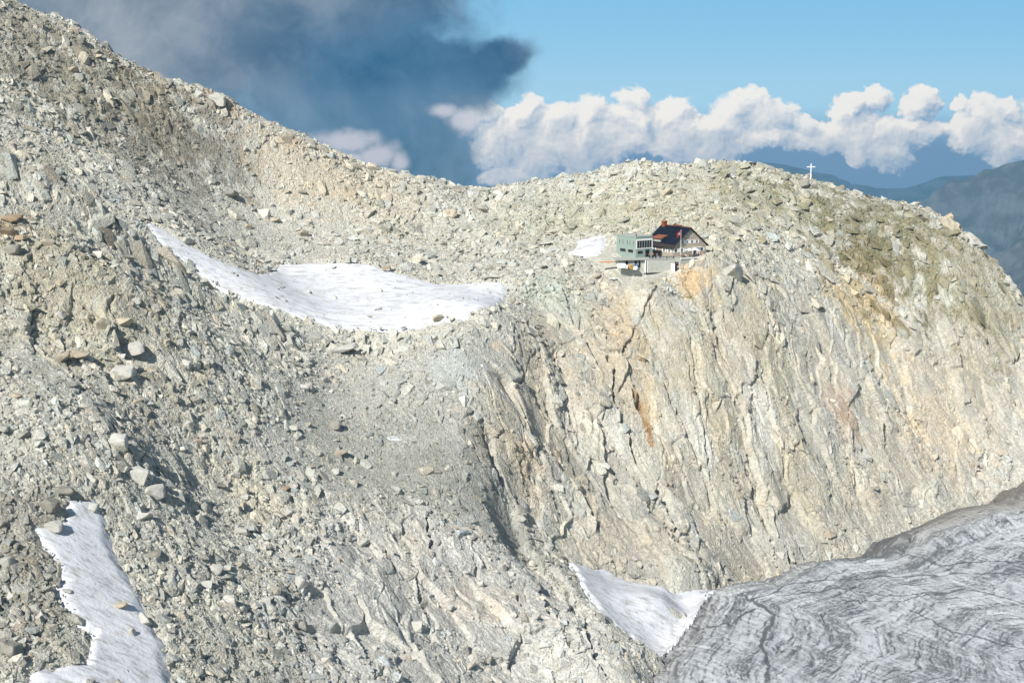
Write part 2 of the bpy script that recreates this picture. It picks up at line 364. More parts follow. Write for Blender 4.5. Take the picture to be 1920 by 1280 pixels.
def rock_colour(x, y):
    n = fbm(x, y, 28, 4, seed=50)[..., None]; n2 = fbm(x, y, 6, 4, seed=61)[..., None]; n3 = fbm(x, y, 2.2, 3, .6, seed=63)
    c = C(183, 181, 169) * (1 + .16 * n) + n2 * np.array([.035, .025, .005], np.float32)
    wc = smooth(-5, 5, sdf(CLIFF, x, y) + 5 * n[..., 0])[..., None]
    s = x * TPER[0] + y * TPER[1]; t = x * TILT[0] + y * TILT[1]
    st = fbm(s, t / 2.4, 3.0, 4, seed=71)[..., None]; st2 = fbm(s, t / 2, 9.0, 3, seed=75)[..., None]
    qx = x + 1.2 * fbm(x, y, 5, 3, seed=8) + 6 * fbm(x, y, 22, 3, seed=41); qy = y + 1.2 * fbm(x, y, 5, 3, seed=9) + 6 * fbm(x, y, 22, 3, seed=42)
    qs = qx * TPER[0] + qy * TPER[1]; qt = qx * TILT[0] + qy * TILT[1]
    c1 = facets(qs, qt / 1.8, 8.5, 31)[2][..., None] - .5; c2 = facets(qs, qt / 1.6, 3.3, 32)[2][..., None] - .5
    cl = C(179, 174, 160) * (1 + .15 * c1 + .13 * c2) * (1 + .05 * (c2 - c1) * np.array([1, 0, -1], np.float32)) * (1 + .14 * st + .14 * st2 + .20 * n3[..., None]) + st2 * np.array([.04, .02, -.02], np.float32)
    c = c * (1 - wc) + cl * wc
    ws = smooth(-5, 5, sdf(SLAB, x, y) + 4 * n[..., 0])[..., None]
    c = c * (1 - ws) + C(188, 186, 177) * (1 + .16 * st2 + .16 * c1 + .14 * c2) * ws
    wg = smooth(-4, 4, sdf(SCREE, x, y) + 6 * n[..., 0])[..., None] * .8
    c = c * (1 - wg) + C(172, 171, 162) * (1 + .1 * n) * wg
    # the foot of the cliff near the ice is paler
    dl = np.full(np.shape(x), 1e9)
    for i in range(len(ICEL) - 1): dl = np.minimum(dl, seg_d(x, y, ICEL[i], ICEL[i + 1]))
    wl = (smooth(22, 4, dl + 6 * n[..., 0]) * .55)[..., None]; c = c * (1 - wl) + C(190, 187, 176) * wl
    for (p, r, pc, s_, el) in PATCH:
        dx = x - p[0]; dy = y - p[1]
        if el != 1: a = dx * TPER[0] + dy * TPER[1]; b = (dx * TILT[0] + dy * TILT[1]) / el; d = np.hypot(a, b)
        else: d = np.hypot(dx, dy)
        m = d < r * 1.9
        if not m.any(): continue
        w = np.zeros(d.shape); w[m] = smooth(1.5, .15, d[m] / r + 1.5 * n2[..., 0][m] + .9 * n3[m] + .4 * n[..., 0][m]) * s_
        w = w[..., None]; c = c * (1 - w) + pc * w
    return np.clip(c, .02, .75).astype(np.float32)

CRACKS = [([(1136,676),(1150,700),(1146,725),(1152,755),(1160,785),(1178,820),(1186,850),(1205,885),(1228,915),(1240,945),(1258,985),(1262,1020)], 1.5),
          ([(1232,915),(1222,950),(1240,985),(1256,1020)], .9),([(1290,690),(1300,730),(1314,790),(1322,840),(1330,900)], .8),([(1232,700),(1262,760),(1290,820),(1310,870),(1338,935),(1360,985)], 1.0),
          ([(1140,860),(1155,880),(1160,905)], .8),([(1400,880),(1425,930),(1440,975)], .9),([(1440,1020),(1455,1075)], .7),([(1430,700),(1455,770),(1480,830)], .6),([(1280,880),(1305,930),(1330,985)], .7),
          ([(1180,880),(1198,900),(1200,925)], .8),([(1000,660),(985,690),(975,720)], .5),([(1060,820),(1085,900),(1110,970),(1130,1010)], .6),([(1500,900),(1530,970)], .6),([(975,860),(985,905)], .6),
          ([(800,975),(810,1030)], 1.1),([(830,970),(850,1010)], .7),([(720,1035),(740,1070)], .8),([(1020,1060),(1035,1090),(1060,1110),(1080,1160)], 1.0),([(1078,1140),(1095,1180),(1115,1240)], 1.3),
          ([(1010,1100),(1025,1130),(1035,1170),(1070,1215)], 1.3),([(1085,1170),(1110,1220),(1140,1270)], 1.1),([(960,1110),(975,1140)], .8),([(880,1080),(905,1110)], .7),([(890,1060),(900,1095)], .8),([(1150,1210),(1195,1275)], .8),
          ([(60,580),(62,650)], .8),([(118,640),(130,680)], .7),([(1320,560),(1350,640),(1372,700)], .5),([(1600,640),(1640,700),(1660,760)], .5),([(600,1220),(650,1275)], 1.4),([(590,1190),(640,1240)], 1.0)]
CRACKS = [(line_xy(p), w * .5) for p, w in CRACKS]
HUT_C = np.array(W(1262, 486, 441)[:2]); PAD_Z = float(W(1262, 484, 441).z)

def relief(x, y):
    """what stands out of the large shape, measured along the ground's normal"""
    n = fbm(x, y, 30, 3, seed=3)
    wc = smooth(-5, 5, sdf(CLIFF, x, y)); ws = np.maximum(smooth(-5, 5, sdf(SLAB, x, y)), smooth(-4, 4, sdf(SLAB2, x, y))); wg = np.maximum(smooth(-4, 5, sdf(SCREE, x, y)), smooth(-8, 8, sdf(SCREE2, x, y)) * .6)
    dcr = np.full(np.shape(x), 1e9)
    for i in range(len(CR) - 1): dcr = np.minimum(dcr, seg_d(x, y, np.array(W(*CR[i])[:2]), np.array(W(*CR[i + 1])[:2])))
    rough = np.clip(1 - .75 * wg, .1, 1) * (1 - .6 * smooth(18, 6, dcr))
    wx = x + 1.2 * fbm(x, y, 5, 3, seed=8); wy = y + 1.2 * fbm(x, y, 5, 3, seed=9)
    d = 1.6 * n * (1 - .6 * wg) * (1 - .5 * smooth(18, 6, dcr)) + .6 * fbm(x, y, 11, 4, seed=12, ridged=True) * rough
    f1, e1, _ = facets(wx, wy, 7.0, 21); f2, e2, _ = facets(wx, wy, 3.0, 22); f3, e3, _ = facets(x, y, 1.35, 23); 
    rub = .50 * f1 + .42 * f2 * smooth(-.4, .3, fbm(x, y, 14, 2, seed=30)) + .22 * f3
    vx = wx + 6 * fbm(x, y, 22, 3, seed=41); vy = wy + 6 * fbm(x, y, 22, 3, seed=42)
    s = vx * TPER[0] + vy * TPER[1]; t = vx * TILT[0] + vy * TILT[1]
    s1, g1, _ = facets(s, t / 1.8, 8.5, 31, 1.6); s2, g2, _ = facets(s, t / 1.6, 3.3, 32, 1.5); s3, g3, _ = facets(s, t / 1.4, 1.3, 33)
    b1, h1, _ = facets(vx, vy, 15.0, 43, 1.5)
    s1 = s1 * smooth(0, .09, g1); b1 = b1 * smooth(0, .06, h1); s2 = s2 * smooth(0, .16, g2)
    big = fbm(s, t / 2.5, 14, 3, seed=35)
    bm_ = smooth(-.35, .35, fbm(x, y, 16, 3, seed=38)); slab = .8 * big + 1.5 * b1 + 1.15 * s1 + .45 * s2 * bm_ + .08 * s3 * smooth(-.3, .3, fbm(x, y, 9, 2, seed=36)) - .40 * smooth(.05, .0, g1) * bm_ - .10 * smooth(.08, .0, g2)
    slab += .16 * bm_ * fbm(s, t / 3, 2.4, 4, seed=37, ridged=True) + .30 * fbm(x, y, 3.5, 5, .6, seed=39) + 1.0 * fbm(x, y, 20, 3, seed=40)
    wr = np.clip(wc + ws * .8, 0, 1)
    d = d + rub * rough * (1 - wr) + slab * wr * .9
    for (ln, w) in CRACKS:
        lo = ln.min(0) - 6; hi = ln.max(0) + 6; m = (x > lo[0]) & (x < hi[0]) & (y > lo[1]) & (y < hi[1])
        if not m.any(): continue
        xs = x[m] + .9 * perlin(x[m] / 2.2, y[m] / 2.2, 5); ys = y[m] + .9 * perlin(x[m] / 2.2, y[m] / 2.2, 6); dd = np.full(xs.shape, 1e9); side = np.zeros(xs.shape)
        for i in range(len(ln) - 1):
            k = seg_d(xs, ys, ln[i], ln[i + 1]); ab = ln[i + 1] - ln[i]; sg = (xs - ln[i][0]) * ab[1] - (ys - ln[i][1]) * ab[0]
            c = k < dd; side = np.where(c, np.sign(sg), side); dd = np.minimum(dd, k)
        # a slot, and the left side stands proud of the right (side < 0)
        d[m] += -2.4 * w * smooth(1.0, .3, dd / (w * .8 + .12)) + .55 * w * smooth(6.0, .2, dd) * side
    return d
def pad_w(x, y):
    dx = x - HUT_C[0]; dy = y - HUT_C[1]; a = R(32); u = dx * math.cos(a) + dy * math.sin(a); v = -dx * math.sin(a) + dy * math.cos(a)
    return smooth(3.5, .5, np.maximum(np.maximum(-19 - u, u - 13.5), np.maximum(-2.0 - v, v - 16)))
def snow_sdf(x, y):
    r = np.full(np.shape(x), -14.0)
    for k in SNOW: r = np.maximum(r, sdf(SNOW[k], x, y))
    return r
def surface(x, y, tone=1.0):
    """world points of the ground above map points x, y"""
    z = base_z(x, y); e = 1.0
    zx = (base_z(x + e, y) - base_z(x - e, y)) / 2; zy = (base_z(x, y + e) - base_z(x, y - e)) / 2
    k = np.sqrt(1 + zx * zx + zy * zy); nx, ny, nz = -zx / k, -zy / k, 1 / k
    d = relief(x, y); w = pad_w(x, y); ss = smooth(-1.0, 3.0, snow_sdf(x, y))
    d = d * (1 - w * .9) * (1 - .6 * ss)
    ox = x + nx * d; oy = y + ny * d; oz = z + nz * d
    vv = -(x - HUT_C[0]) * math.sin(R(32)) + (y - HUT_C[1]) * math.cos(R(32))
    oz = oz * (1 - w) + w * np.minimum(oz, PAD_Z - .3 + np.maximum(0, vv - 9) * .7)
    oz = oz - 1.2 * ss
    return ox, oy, oz

def mesh_obj(name, verts, faces, mat, attr=None, smooth_sh=False, parent=None):
    me = bpy.data.meshes.new(name); nv, nf = len(verts), len(faces); k = faces.shape[1]
    me.vertices.add(nv); me.vertices.foreach_set('co', np.ascontiguousarray(verts, np.float32).ravel())
    me.loops.add(nf * k); me.loops.foreach_set('vertex_index', np.ascontiguousarray(faces, np.int32).ravel())
    me.polygons.add(nf); me.polygons.foreach_set('loop_start', np.arange(0, nf * k, k, dtype=np.int32))
    me.polygons.foreach_set('use_smooth', np.full(nf, smooth_sh, bool))
    me.update(calc_edges=True)
    for an, av in (attr or {}).items():
        if av.ndim == 2:
            a = me.color_attributes.new(an, 'FLOAT_COLOR', 'POINT'); a.data.foreach_set('color', np.c_[av, np.ones(nv)].astype(np.float32).ravel())
        else:
            a = me.attributes.new(an, 'FLOAT', 'POINT'); a.data.foreach_set('value', av.astype(np.float32))
    me.materials.append(mat)
    o = bpy.data.objects.new(name, me); COL.objects.link(o); o.parent = parent
    return o
def grid_faces(ny, nx):
    i = np.arange(ny * nx).reshape(ny, nx)
    return np.stack([i[:-1, :-1], i[:-1, 1:], i[1:, 1:], i[1:, :-1]], -1).reshape(-1, 4)

# ------------------------------------------------------------------ materials
def new_mat(name):
    m = bpy.data.materials.new(name); m.use_nodes = True; T = NT(m.node_tree)
    b = T.n['Principled BSDF']; b.inputs['Specular IOR Level'].default_value = 0.25
    return m, T, b
def rock_mat(name, fine=True, attr='tone'):
    m, T, b = new_mat(name)
    a = T.new('ShaderNodeAttribute', attribute_name=attr).outputs['Color']
    P = T.new('ShaderNodeTexCoord').outputs['Object']
    n1 = T.noise(P, 1.3, 6, .65); n2 = T.noise(P, 6.0, 4, .6)
    v = T.voro(P, 1.6, 'Color'); vs = T.new('ShaderNodeSeparateColor'); T.l.new(v, vs.inputs[0])
    f = T.math('ADD', .40, T.math('MULTIPLY', n1, .8)); f = T.math('ADD', f, T.math('MULTIPLY', vs.outputs[0], .28)); f = T.math('ADD', f, T.math('MULTIPLY', n2, .20))
    col = T.mix(1.0, a, T.vm('MULTIPLY', (1, 1, 1), f), 'MULTIPLY')
    lich = T.ss(T.noise(P, .9, 5, .7), .56, .70, 0, .4); col = T.mix(lich, col, (.20, .19, .12, 1))
    T.l.new(col, b.inputs['Base Color']); b.inputs['Roughness'].default_value = .9
    if fine:
        h = T.math('ADD', T.math('MULTIPLY', T.noise(P, 2.2, 8, .72), 1.0), T.math('MULTIPLY', T.voro(P, 1.9, 'Distance'), -.45))
        h = T.math('ADD', h, T.math('MULTIPLY', T.voro(P, 4.5, 'Distance'), -.22))
        bp = T.new('ShaderNodeBump'); bp.inputs['Strength'].default_value = 1.0; bp.inputs['Distance'].default_value = .42
        T.l.new(h, bp.inputs['Height']); T.l.new(bp.outputs[0], b.inputs['Normal'])
    return m
M_ROCK = rock_mat('weathered_granite'); M_RUB = rock_mat('broken_granite', True)
def snow_mat():
    m, T, b = new_mat('old_snow'); P = T.new('ShaderNodeTexCoord').outputs['Object']
    mp = T.new('ShaderNodeMapping'); mp.inputs['Rotation'].default_value = (0, 0, R(-35)); mp.inputs['Scale'].default_value = (.12, .9, .5); T.l.new(P, mp.inputs[0])
    st = T.noise(mp.outputs[0], 1.4, 6, .62); g = T.noise(P, .35, 5, .6); sp = T.noise(P, 5.0, 4, .7)
    dirt = T.math('ADD', T.ss(st, .48, .68, 0, .65), T.math('ADD', T.ss(g, .45, .7, 0, .4), T.ss(sp, .60, .70, 0, .5)))
    T.l.new(T.mix(dirt, (.63, .64, .66, 1), (.34, .33, .31, 1)), b.inputs['Base Color']); b.inputs['Roughness'].default_value = .75
    bp = T.new('ShaderNodeBump'); bp.inputs['Strength'].default_value = .7; bp.inputs['Distance'].default_value = .25
    T.l.new(T.math('ADD', st, T.math('MULTIPLY', T.noise(P, 1.3, 5, .6), .7)), bp.inputs['Height']); T.l.new(bp.outputs[0], b.inputs['Normal'])
    return m
M_SNOW = snow_mat()
def simple(name, col, rough=.7, metal=0.0, var=.15, scale=3.0):
    m, T, b = new_mat(name); P = T.new('ShaderNodeTexCoord').outputs['Object']
    f = T.math('ADD', 1 - var, T.math('MULTIPLY', T.noise(P, scale, 4, .6), 2 * var))
    T.l.new(T.mix(1.0, (*col, 1), T.vm('MULTIPLY', (1, 1, 1), f), 'MULTIPLY'), b.inputs['Base Color'])
    b.inputs['Roughness'].default_value = rough; b.inputs['Metallic'].default_value = metal
    return m

def struct(o, label=None):
    o['kind'] = 'structure'
    if label: o['label'] = label
    return o

# ------------------------------------------------------------------ mountain ground
NU, NY = 1500, 1650
uu = np.linspace(-.47, .47, NU); tt = np.linspace(0, 1, NY); YY = 155 * (655 / 155) ** tt
U, V = np.meshgrid(uu, YY); X = U * V
gx_, gy_, gz_ = surface(X, V)
TONE = rock_colour(X, V)
struct(mesh_obj('rocky_mountainside', np.stack([gx_, gy_, gz_], -1).reshape(-1, 3), grid_faces(NY, NU), M_ROCK, {'tone': TONE.reshape(-1, 3)}))
def at_grid(x, y):
    """ground height and colour near a map point, from the mesh that was built"""
    j = np.clip(np.round((np.log(y / 155) / np.log(655 / 155)) * (NY - 1)).astype(int), 1, NY - 2); i = np.clip(np.round((x / y + .47) / .94 * (NU - 1)).astype(int), 1, NU - 2)
    return gx_[j, i], gy_[j, i], gz_[j, i], TONE[j, i]

# ------------------------------------------------------------------ snowfields
def snowfield(key, label, thick, res=.36):
    poly = SNOW[key]; lo = poly.min(0) - 3; hi = poly.max(0) + 3
    x, y = np.meshgrid(np.arange(lo[0], hi[0], res), np.arange(lo[1], hi[1], res))
    d = sdf(poly, x, y) + 2.4 * fbm(x, y, 6, 5, .65, seed=91)
    zb = sum(base_z(x + i * 3.5, y + j * 3.5) for i in (-1, 0, 1) for j in (-1, 0, 1)) / 9
    z = zb + 1.6 * fbm(x, y, 30, 3, seed=3) * .4 - 1.6 + (thick + 1.6) * smooth(-2.0, 2.6, d)
    a = math.radians(-35); z = z + .12 * fbm((x * math.cos(a) - y * math.sin(a)) / 5, (x * math.sin(a) + y * math.cos(a)), 2.0, 3, seed=93) + .25 * fbm(x, y, 9, 3, seed=94)
    f = grid_faces(*x.shape); ok = (d.ravel()[f] > -2.4).any(1); f = f[ok]
    if key == 'lower':
        w = smooth(-12, -2, sdf(ICE, x, y)); z = z + (ice_z(x, y) - .5 - z) * w * (d > -1.2)
    used, inv = np.unique(f, return_inverse=True)
    vv = np.stack([x, y, z], -1).reshape(-1, 3)[used]
    return struct(mesh_obj('snowfield', vv, inv.reshape(-1, 4), M_SNOW, smooth_sh=True), label)
snowfield('basin', 'large curved white snowfield in the hollow below the saddle', .1)
snowfield('hut', 'small snow patch just left of the mountain hut', .25)
snowfield('lower', 'wedge shaped snowfield between the lower rock rib and the glacier', 1.1)
snowfield('left', 'streaked snowfield with boulders in the lower left corner', .45)
snowfield('patch', 'tiny remnant of snow on the grey scree slope', .1, .3)

# ------------------------------------------------------------------ glacier
def glacier():
    x, y = np.meshgrid(np.arange(20, 300, .35), np.arange(215, 520, .35))
    d = sdf(ICE, x, y)
    zz = ice_z(x, y) + 1.2 * fbm(x, y, 40, 3, seed=101)
    dl = np.full(x.shape, 1e9)
    for i in range(len(ICEL) - 1): dl = np.minimum(dl, seg_d(x, y, ICEL[i], ICEL[i + 1]))
    dl = np.where(d > 0, dl, -dl)
    # flow field: bands run along the margin, then fan out
    w1 = fbm(x, y, 45, 3, seed=104) * 14; w2 = fbm(x, y, 12, 3, seed=106) * 1.5
    ax, ay = 92.0, 352.0
    ang = np.arctan2(y - ay, x - ax); rad = np.hypot(x - ax, (y - ay))
    flow = dl + w1 * smooth(6, 50, dl) + w2
    # corrugation of the surface with melt channels
    rid = fbm(flow, (x + .5 * y) / 9, 2.6, 4, .6, seed=108, ridged=True)
    cr = fbm(x * .8 + y * .6, (x * .6 - y * .8) / 3.5, 2.2, 4, .6, seed=112, ridged=True)
    zz = zz + .28 * rid + .22 * cr - .9 * smooth(.72, .95, fbm(flow, (x + .5 * y) / 16, 9, 3, .55, seed=118, ridged=True))
    zz = zz - 3.2 * smooth(7, -1, dl) * (.35 + .65 * smooth(55, 75, x)) + .6 * fbm(x, y, 3, 3, seed=119) * smooth(9, 0, dl)
    zz = zz + 3.0 * smooth(0, 6, dl) * smooth(21, 15, dl + 2 * fbm(x, y, 8, 3, seed=152)) * smooth(95, 130, x)
    f = grid_faces(*x.shape); ok = (d.ravel()[f] > -3.0).all(1); f = f[ok]
    used, inv = np.unique(f, return_inverse=True); vv = np.stack([x, y, zz], -1).reshape(-1, 3)[used]
    band = fbm(flow, (x + .5 * y) / 14, 7.0, 4, .6, seed=115)
    fine = fbm(flow, (x + .5 * y) / 7, 1.3, 4, .65, seed=116, ridged=True); cr2 = cr
    hair = fbm(flow + .5 * perlin(x / 3, y / 3, 7), (x + .5 * y) / 18, 1.7, 4, .7, seed=141, ridged=True)
    dirt = .30 + .60 * smooth(.55, .92, hair) + .5 * band + .42 * (fine - .25) + .42 * (cr2 - .3) + .5 * smooth(13, 1, dl + 3 * fbm(x, y, 6, 3, seed=120)) * smooth(60, 110, x)
    for (ln, w) in [([(1390,1110),(1450,1150),(1430,1200),(1436,1290)], 1.2), ([(1390,1140),(1480,1100),(1620,1080),(1760,1082),(1925,1078)], .8), ([(1470,1120),(1560,1104),(1700,1118),(1790,1112)], .6),
                    ([(1560,1130),(1690,1125),(1800,1110),(1925,1130)], .6), ([(1300,1170),(1380,1165),(1420,1140)], 1.2), ([(1640,1030),(1760,1060),(1925,1050)], .9), ([(1700,1140),(1800,1190),(1925,1215)], .7)]:
        pl = np.array([plane_hit(*p) for p in ln]); dd = np.full(x.shape, 1e9); xs = x + 2.5 * fbm(x, y, 12, 3, seed=130); ys = y + 2.5 * fbm(x, y, 12, 3, seed=131)
        for i in range(len(pl) - 1): dd = np.minimum(dd, seg_d(xs, ys, pl[i], pl[i + 1]))
        dirt += .7 * smooth(1.2, .1, dd / w * 2.2)
    return struct(mesh_obj('glacier', vv, inv.reshape(-1, 4), ice_mat(), {'dirt': dirt.ravel()[used], 'rim': (smooth(20, 9, dl + 3 * fbm(x, y, 9, 3, seed=151)) * smooth(95, 130, x) + .4 * smooth(2.5, .5, dl) * smooth(125, 90, x)).ravel()[used]}, True), 'grey glacier ice striped with dark debris bands')
def ice_mat():
    m, T, b = new_mat('debris_striped_ice'); P = T.new('ShaderNodeTexCoord').outputs['Object']
    d = T.new('ShaderNodeAttribute', attribute_name='dirt').outputs['Fac']; rim = T.new('ShaderNodeAttribute', attribute_name='rim').outputs['Fac']
    n = T.noise(P, 1.6, 6, .72); d = T.math('ADD', d, T.math('MULTIPLY', T.math('SUBTRACT', n, .5), 1.3))
    ice = T.mix(rim, (.53, .545, .555, 1), (.36, .345, .315, 1)); dk = T.mix(rim, (.12, .125, .128, 1), (.17, .155, .135, 1))
    T.l.new(T.mix(T.ss(d, .15, 1.0), ice, dk), b.inputs['Base Color']); b.inputs['Roughness'].default_value = .7
    bp = T.new('ShaderNodeBump'); bp.inputs['Strength'].default_value = .9; bp.inputs['Distance'].default_value = .4; T.l.new(T.noise(P, 1.8, 7, .7), bp.inputs['Height']); T.l.new(bp.outputs[0], b.inputs['Normal'])
    return m
glacier()

# ------------------------------------------------------------------ rocks
def hull_rock(seed, n=13, flat=.7, detail=False):
    rr = random.Random(seed); bm = bmesh.new()
    for _ in range(n):
        v = Vector((rr.gauss(0, 1), rr.gauss(0, 1), rr.gauss(0, 1))).normalized() * rr.uniform(.75, 1.0)
        # pull towards a box so the faces are broad and flat
        v = Vector([math.copysign(abs(c) ** .6, c) for c in v]); bm.verts.new((v.x, v.y * rr.uniform(.8, 1), v.z * flat))
    r = bmesh.ops.convex_hull(bm, input=bm.verts)
    bmesh.ops.delete(bm, geom=[e for e in r['geom_interior'] if isinstance(e, bmesh.types.BMVert)], context='VERTS')
    bmesh.ops.triangulate(bm, faces=bm.faces)
    return bm
def bm_np(bm):
    bm.verts.index_update(); v = np.array([x.co[:] for x in bm.verts]); f = np.array([[a.index for a in q.verts] for q in bm.faces]); bm.free(); return v, f
TEMPL = [bm_np(hull_rock(100 + i, RNG.integers(9, 14), .55 + .3 * RNG.random())) for i in range(24)]

def ground_frame(x, y):
    e = 1.5; zx = (base_z(x + e, y) - base_z(x - e, y)) / (2 * e); zy = (base_z(x, y + e) - base_z(x, y - e)) / (2 * e)
    return zx, zy
def scatter(name, label, x, y, size, mat, sink=.42, spread=.14):
    bx, by, bz, tone = at_grid(x, y); n = len(x)
    bz = np.where(snow_sdf(x, y) > .3, base_z(x, y) + .32, bz)
    V_ = []; F_ = []; T_ = []; off = 0
    yaw = RNG.random(n) * 6.283; ta = RNG.normal(0, .35, n); tb = RNG.normal(0, .35, n); which = RNG.integers(0, len(TEMPL), n)
    sc = size[:, None] * np.exp(RNG.normal(0, .26, (n, 3))) * np.array([1.12, 1.0, .8]); zx, zy = ground_frame(x, y)
    shade = np.exp(RNG.normal(0, spread, n)) * .97; warm = RNG.normal(0, .035, n)
    for k, (tv, tf) in enumerate(TEMPL):
        m = np.nonzero(which == k)[0]
        if not len(m): continue
        v = tv[None] * sc[m][:, None]; v = v * (1 + RNG.normal(0, .06, v.shape))
        c, s = np.cos(yaw[m])[:, None], np.sin(yaw[m])[:, None]; vx = v[..., 0] * c - v[..., 1] * s; vy = v[..., 0] * s + v[..., 1] * c; vz = v[..., 2]
        c, s = np.cos(ta[m])[:, None], np.sin(ta[m])[:, None]; vy, vz = vy * c - vz * s, vy * s + vz * c
        c, s = np.cos(tb[m])[:, None], np.sin(tb[m])[:, None]; vx, vz = vx * c - vz * s, vx * s + vz * c
        vz = vz + .75 * (zx[m][:, None] * vx + zy[m][:, None] * vy)
        nk = 1 / np.sqrt(1 + zx[m] ** 2 + zy[m] ** 2); up = (size[m] * (.5 - sink))[:, None]
        V_.append(np.stack([vx + bx[m][:, None] - up * (zx[m] * nk)[:, None], vy + by[m][:, None] - up * (zy[m] * nk)[:, None], vz + bz[m][:, None] + up * nk[:, None]], -1).reshape(-1, 3))
        nv = len(tv); F_.append((tf[None] + (np.arange(len(m)) * nv)[:, None, None] + off).reshape(-1, 3)); off += nv * len(m)
        t = tone[m] * shade[m][:, None] * np.stack([1 + warm[m], np.ones(len(m)), 1 - warm[m]], -1); T_.append(np.repeat(t, nv, 0))
    o = mesh_obj(name, np.concatenate(V_), np.concatenate(F_), mat, {'tone': np.clip(np.concatenate(T_), .02, .8)})
    o['kind'] = 'stuff'; o['label'] = label; return o

def scree():
    n = 700000
    y = np.exp(RNG.uniform(np.log(162), np.log(600), n)); # denser close by, as wide as the slope
    x = RNG.uniform(-.43, .43, n) * y
    keep = RNG.random(n) < (y / 600) ** .35
    x, y = x[keep], y[keep]
    wc = smooth(-3, 6, sdf(CLIFF, x, y)); ws = smooth(-3, 6, sdf(SLAB, x, y)); wg = smooth(-3, 6, sdf(SCREE, x, y)); s2 = smooth(-3, 4, sdf(SLAB2, x, y)); sg = smooth(-6, 6, sdf(SCREE2, x, y))
    sn = snow_sdf(x, y); cl = fbm(x, y, 18, 4, .6, seed=201); cl2 = fbm(x, y, 5, 3, .6, seed=203)
    p = .95 - .64 * wc - .80 * ws - .5 * s2 + .9 * np.maximum(cl, cl2) * (wc + ws * .6)
    p = p + .5 * cl2 + .6 * cl; p = np.where(sn > -.3, np.where(sn < 1.2, .25, .008), p)
    p = np.where(sdf(ICE, x, y) > -1, 0, p); p = np.where(pad_w(x, y) > .05, 0, p)
    k = RNG.random(len(x)) < p; x, y = x[k], y[k]; wg, sg, cl, wc = wg[k], sg[k], cl[k], wc[k]
    size = .185 * (1 - RNG.random(len(x))) ** (-.46); size = size * (1 - .42 * np.maximum(wg, sg)) * (1 - .3 * wc) * np.exp(1.5 * cl)
    size = np.clip(size, .13, 1.9) * np.clip(.25 + .75 * y / 420, .45, 1.15)
    dcr = np.full(size.shape, 1e9)
    for i in range(len(CR) - 1): dcr = np.minimum(dcr, seg_d(x, y, np.array(W(*CR[i])[:2]), np.array(W(*CR[i + 1])[:2])))
    size = size * (1 + .9 * smooth(9, 2, dcr + 2.5 * cl))
    scatter('scree', 'broken pale granite rubble and scree covering the mountain slopes', x, y, size, M_RUB)
scree()

# single boulders ----------------------------------------------------
def boulder_mesh(seed, flat):
    bm = hull_rock(seed, 15, flat)
    bmesh.ops.dissolve_limit(bm, angle_limit=R(9), verts=bm.verts, edges=bm.edges)
    bmesh.ops.bevel(bm, geom=list(bm.edges), offset=.07, segments=1, affect='EDGES', clamp_overlap=True)
    bmesh.ops.triangulate(bm, faces=bm.faces)
    bmesh.ops.subdivide_edges(bm, edges=bm.edges, cuts=2, use_grid_fill=True)
    from mathutils import noise
    for v in bm.verts:
        v.co += v.co.normalized() * (.10 * noise.noise(v.co * 1.7 + Vector((seed, 0, 0))) + .035 * noise.noise(v.co * 5 + Vector((seed, 3, 0))))
    me = bpy.data.meshes.new('boulder'); bm.to_mesh(me); bm.free(); return me
def boulder_mat(name, c):
    m, T, b = new_mat(name); P = T.new('ShaderNodeTexCoord').outputs['Object']; rn = T.new('ShaderNodeObjectInfo').outputs['Random']
    f = T.math('ADD', T.math('ADD', .66, T.math('MULTIPLY', rn, .22)), T.math('MULTIPLY', T.noise(P, 2.2, 7, .68), .5))
    col = T.mix(1.0, (*c, 1), T.vm('MULTIPLY', (1, 1, 1), f), 'MULTIPLY')
    col = T.mix(T.ss(T.noise(P, 1.4, 5, .7), .55, .7, 0, .45), col, (.17, .16, .11, 1))
    T.l.new(col, b.inputs['Base Color']); b.inputs['Roughness'].default_value = .9
    bp = T.new('ShaderNodeBump'); bp.inputs['Strength'].default_value = .9; bp.inputs['Distance'].default_value = .12
    T.l.new(T.noise(P, 3.0, 8, .7), bp.inputs['Height']); T.l.new(bp.outputs[0], b.inputs['Normal']); return m
TONES = {'grey': C(170, 168, 159), 'pale': C(181, 179, 170), 'tan': C(170, 160, 141), 'brown': C(148, 130, 108), 'dark': C(132, 129, 119)}
BM = {k: boulder_mat('granite_' + k, v) for k, v in TONES.items()}
PROTO = {}
for k in TONES:
    for s in range(5 if k in ('grey', 'pale') else 3):
        me = boulder_mesh(hash((len(k), s, ord(k[0]))) % 997 + s, .55 + .12 * s); me.materials.append(BM[k]); PROTO[k, s] = me
_used = [0]
def boulder(px, py, wpx, hpx, tone, label, group=None, y0=100.0, sink=.2):
    """a boulder whose middle is seen at px, py and which is wpx wide and hpx high in the photograph"""
    h = hit(px, py + hpx * .3, y0)
    if h is None: return None
    a, b, c, _ = at_grid(np.array([h[0]]), np.array([h[1]])); k = h[1] / F / math.cos(PITCH)
    if snow_sdf(h[:1], h[1:2])[0] > -.5: c = np.array([h[2] + .35])
    sx, sz = wpx * k / 1.75, hpx * k / 1.45
    _used[0] += 1; s = _used[0] % (5 if tone in ('grey', 'pale') else 3)
    o = bpy.data.objects.new('boulder', PROTO[tone, s]); COL.objects.link(o)
    o.location = (h[0], h[1], float(c[0]) + sz * (.62 - sink)); o.scale = (sx, (sx + sz) * .5, sz)
    o.rotation_euler = (random.uniform(-.2, .2), random.uniform(-.25, .25), random.uniform(-.4, .4))
    o['label'] = label; o['category'] = 'boulder'
    if group: o['group'] = group
    return o

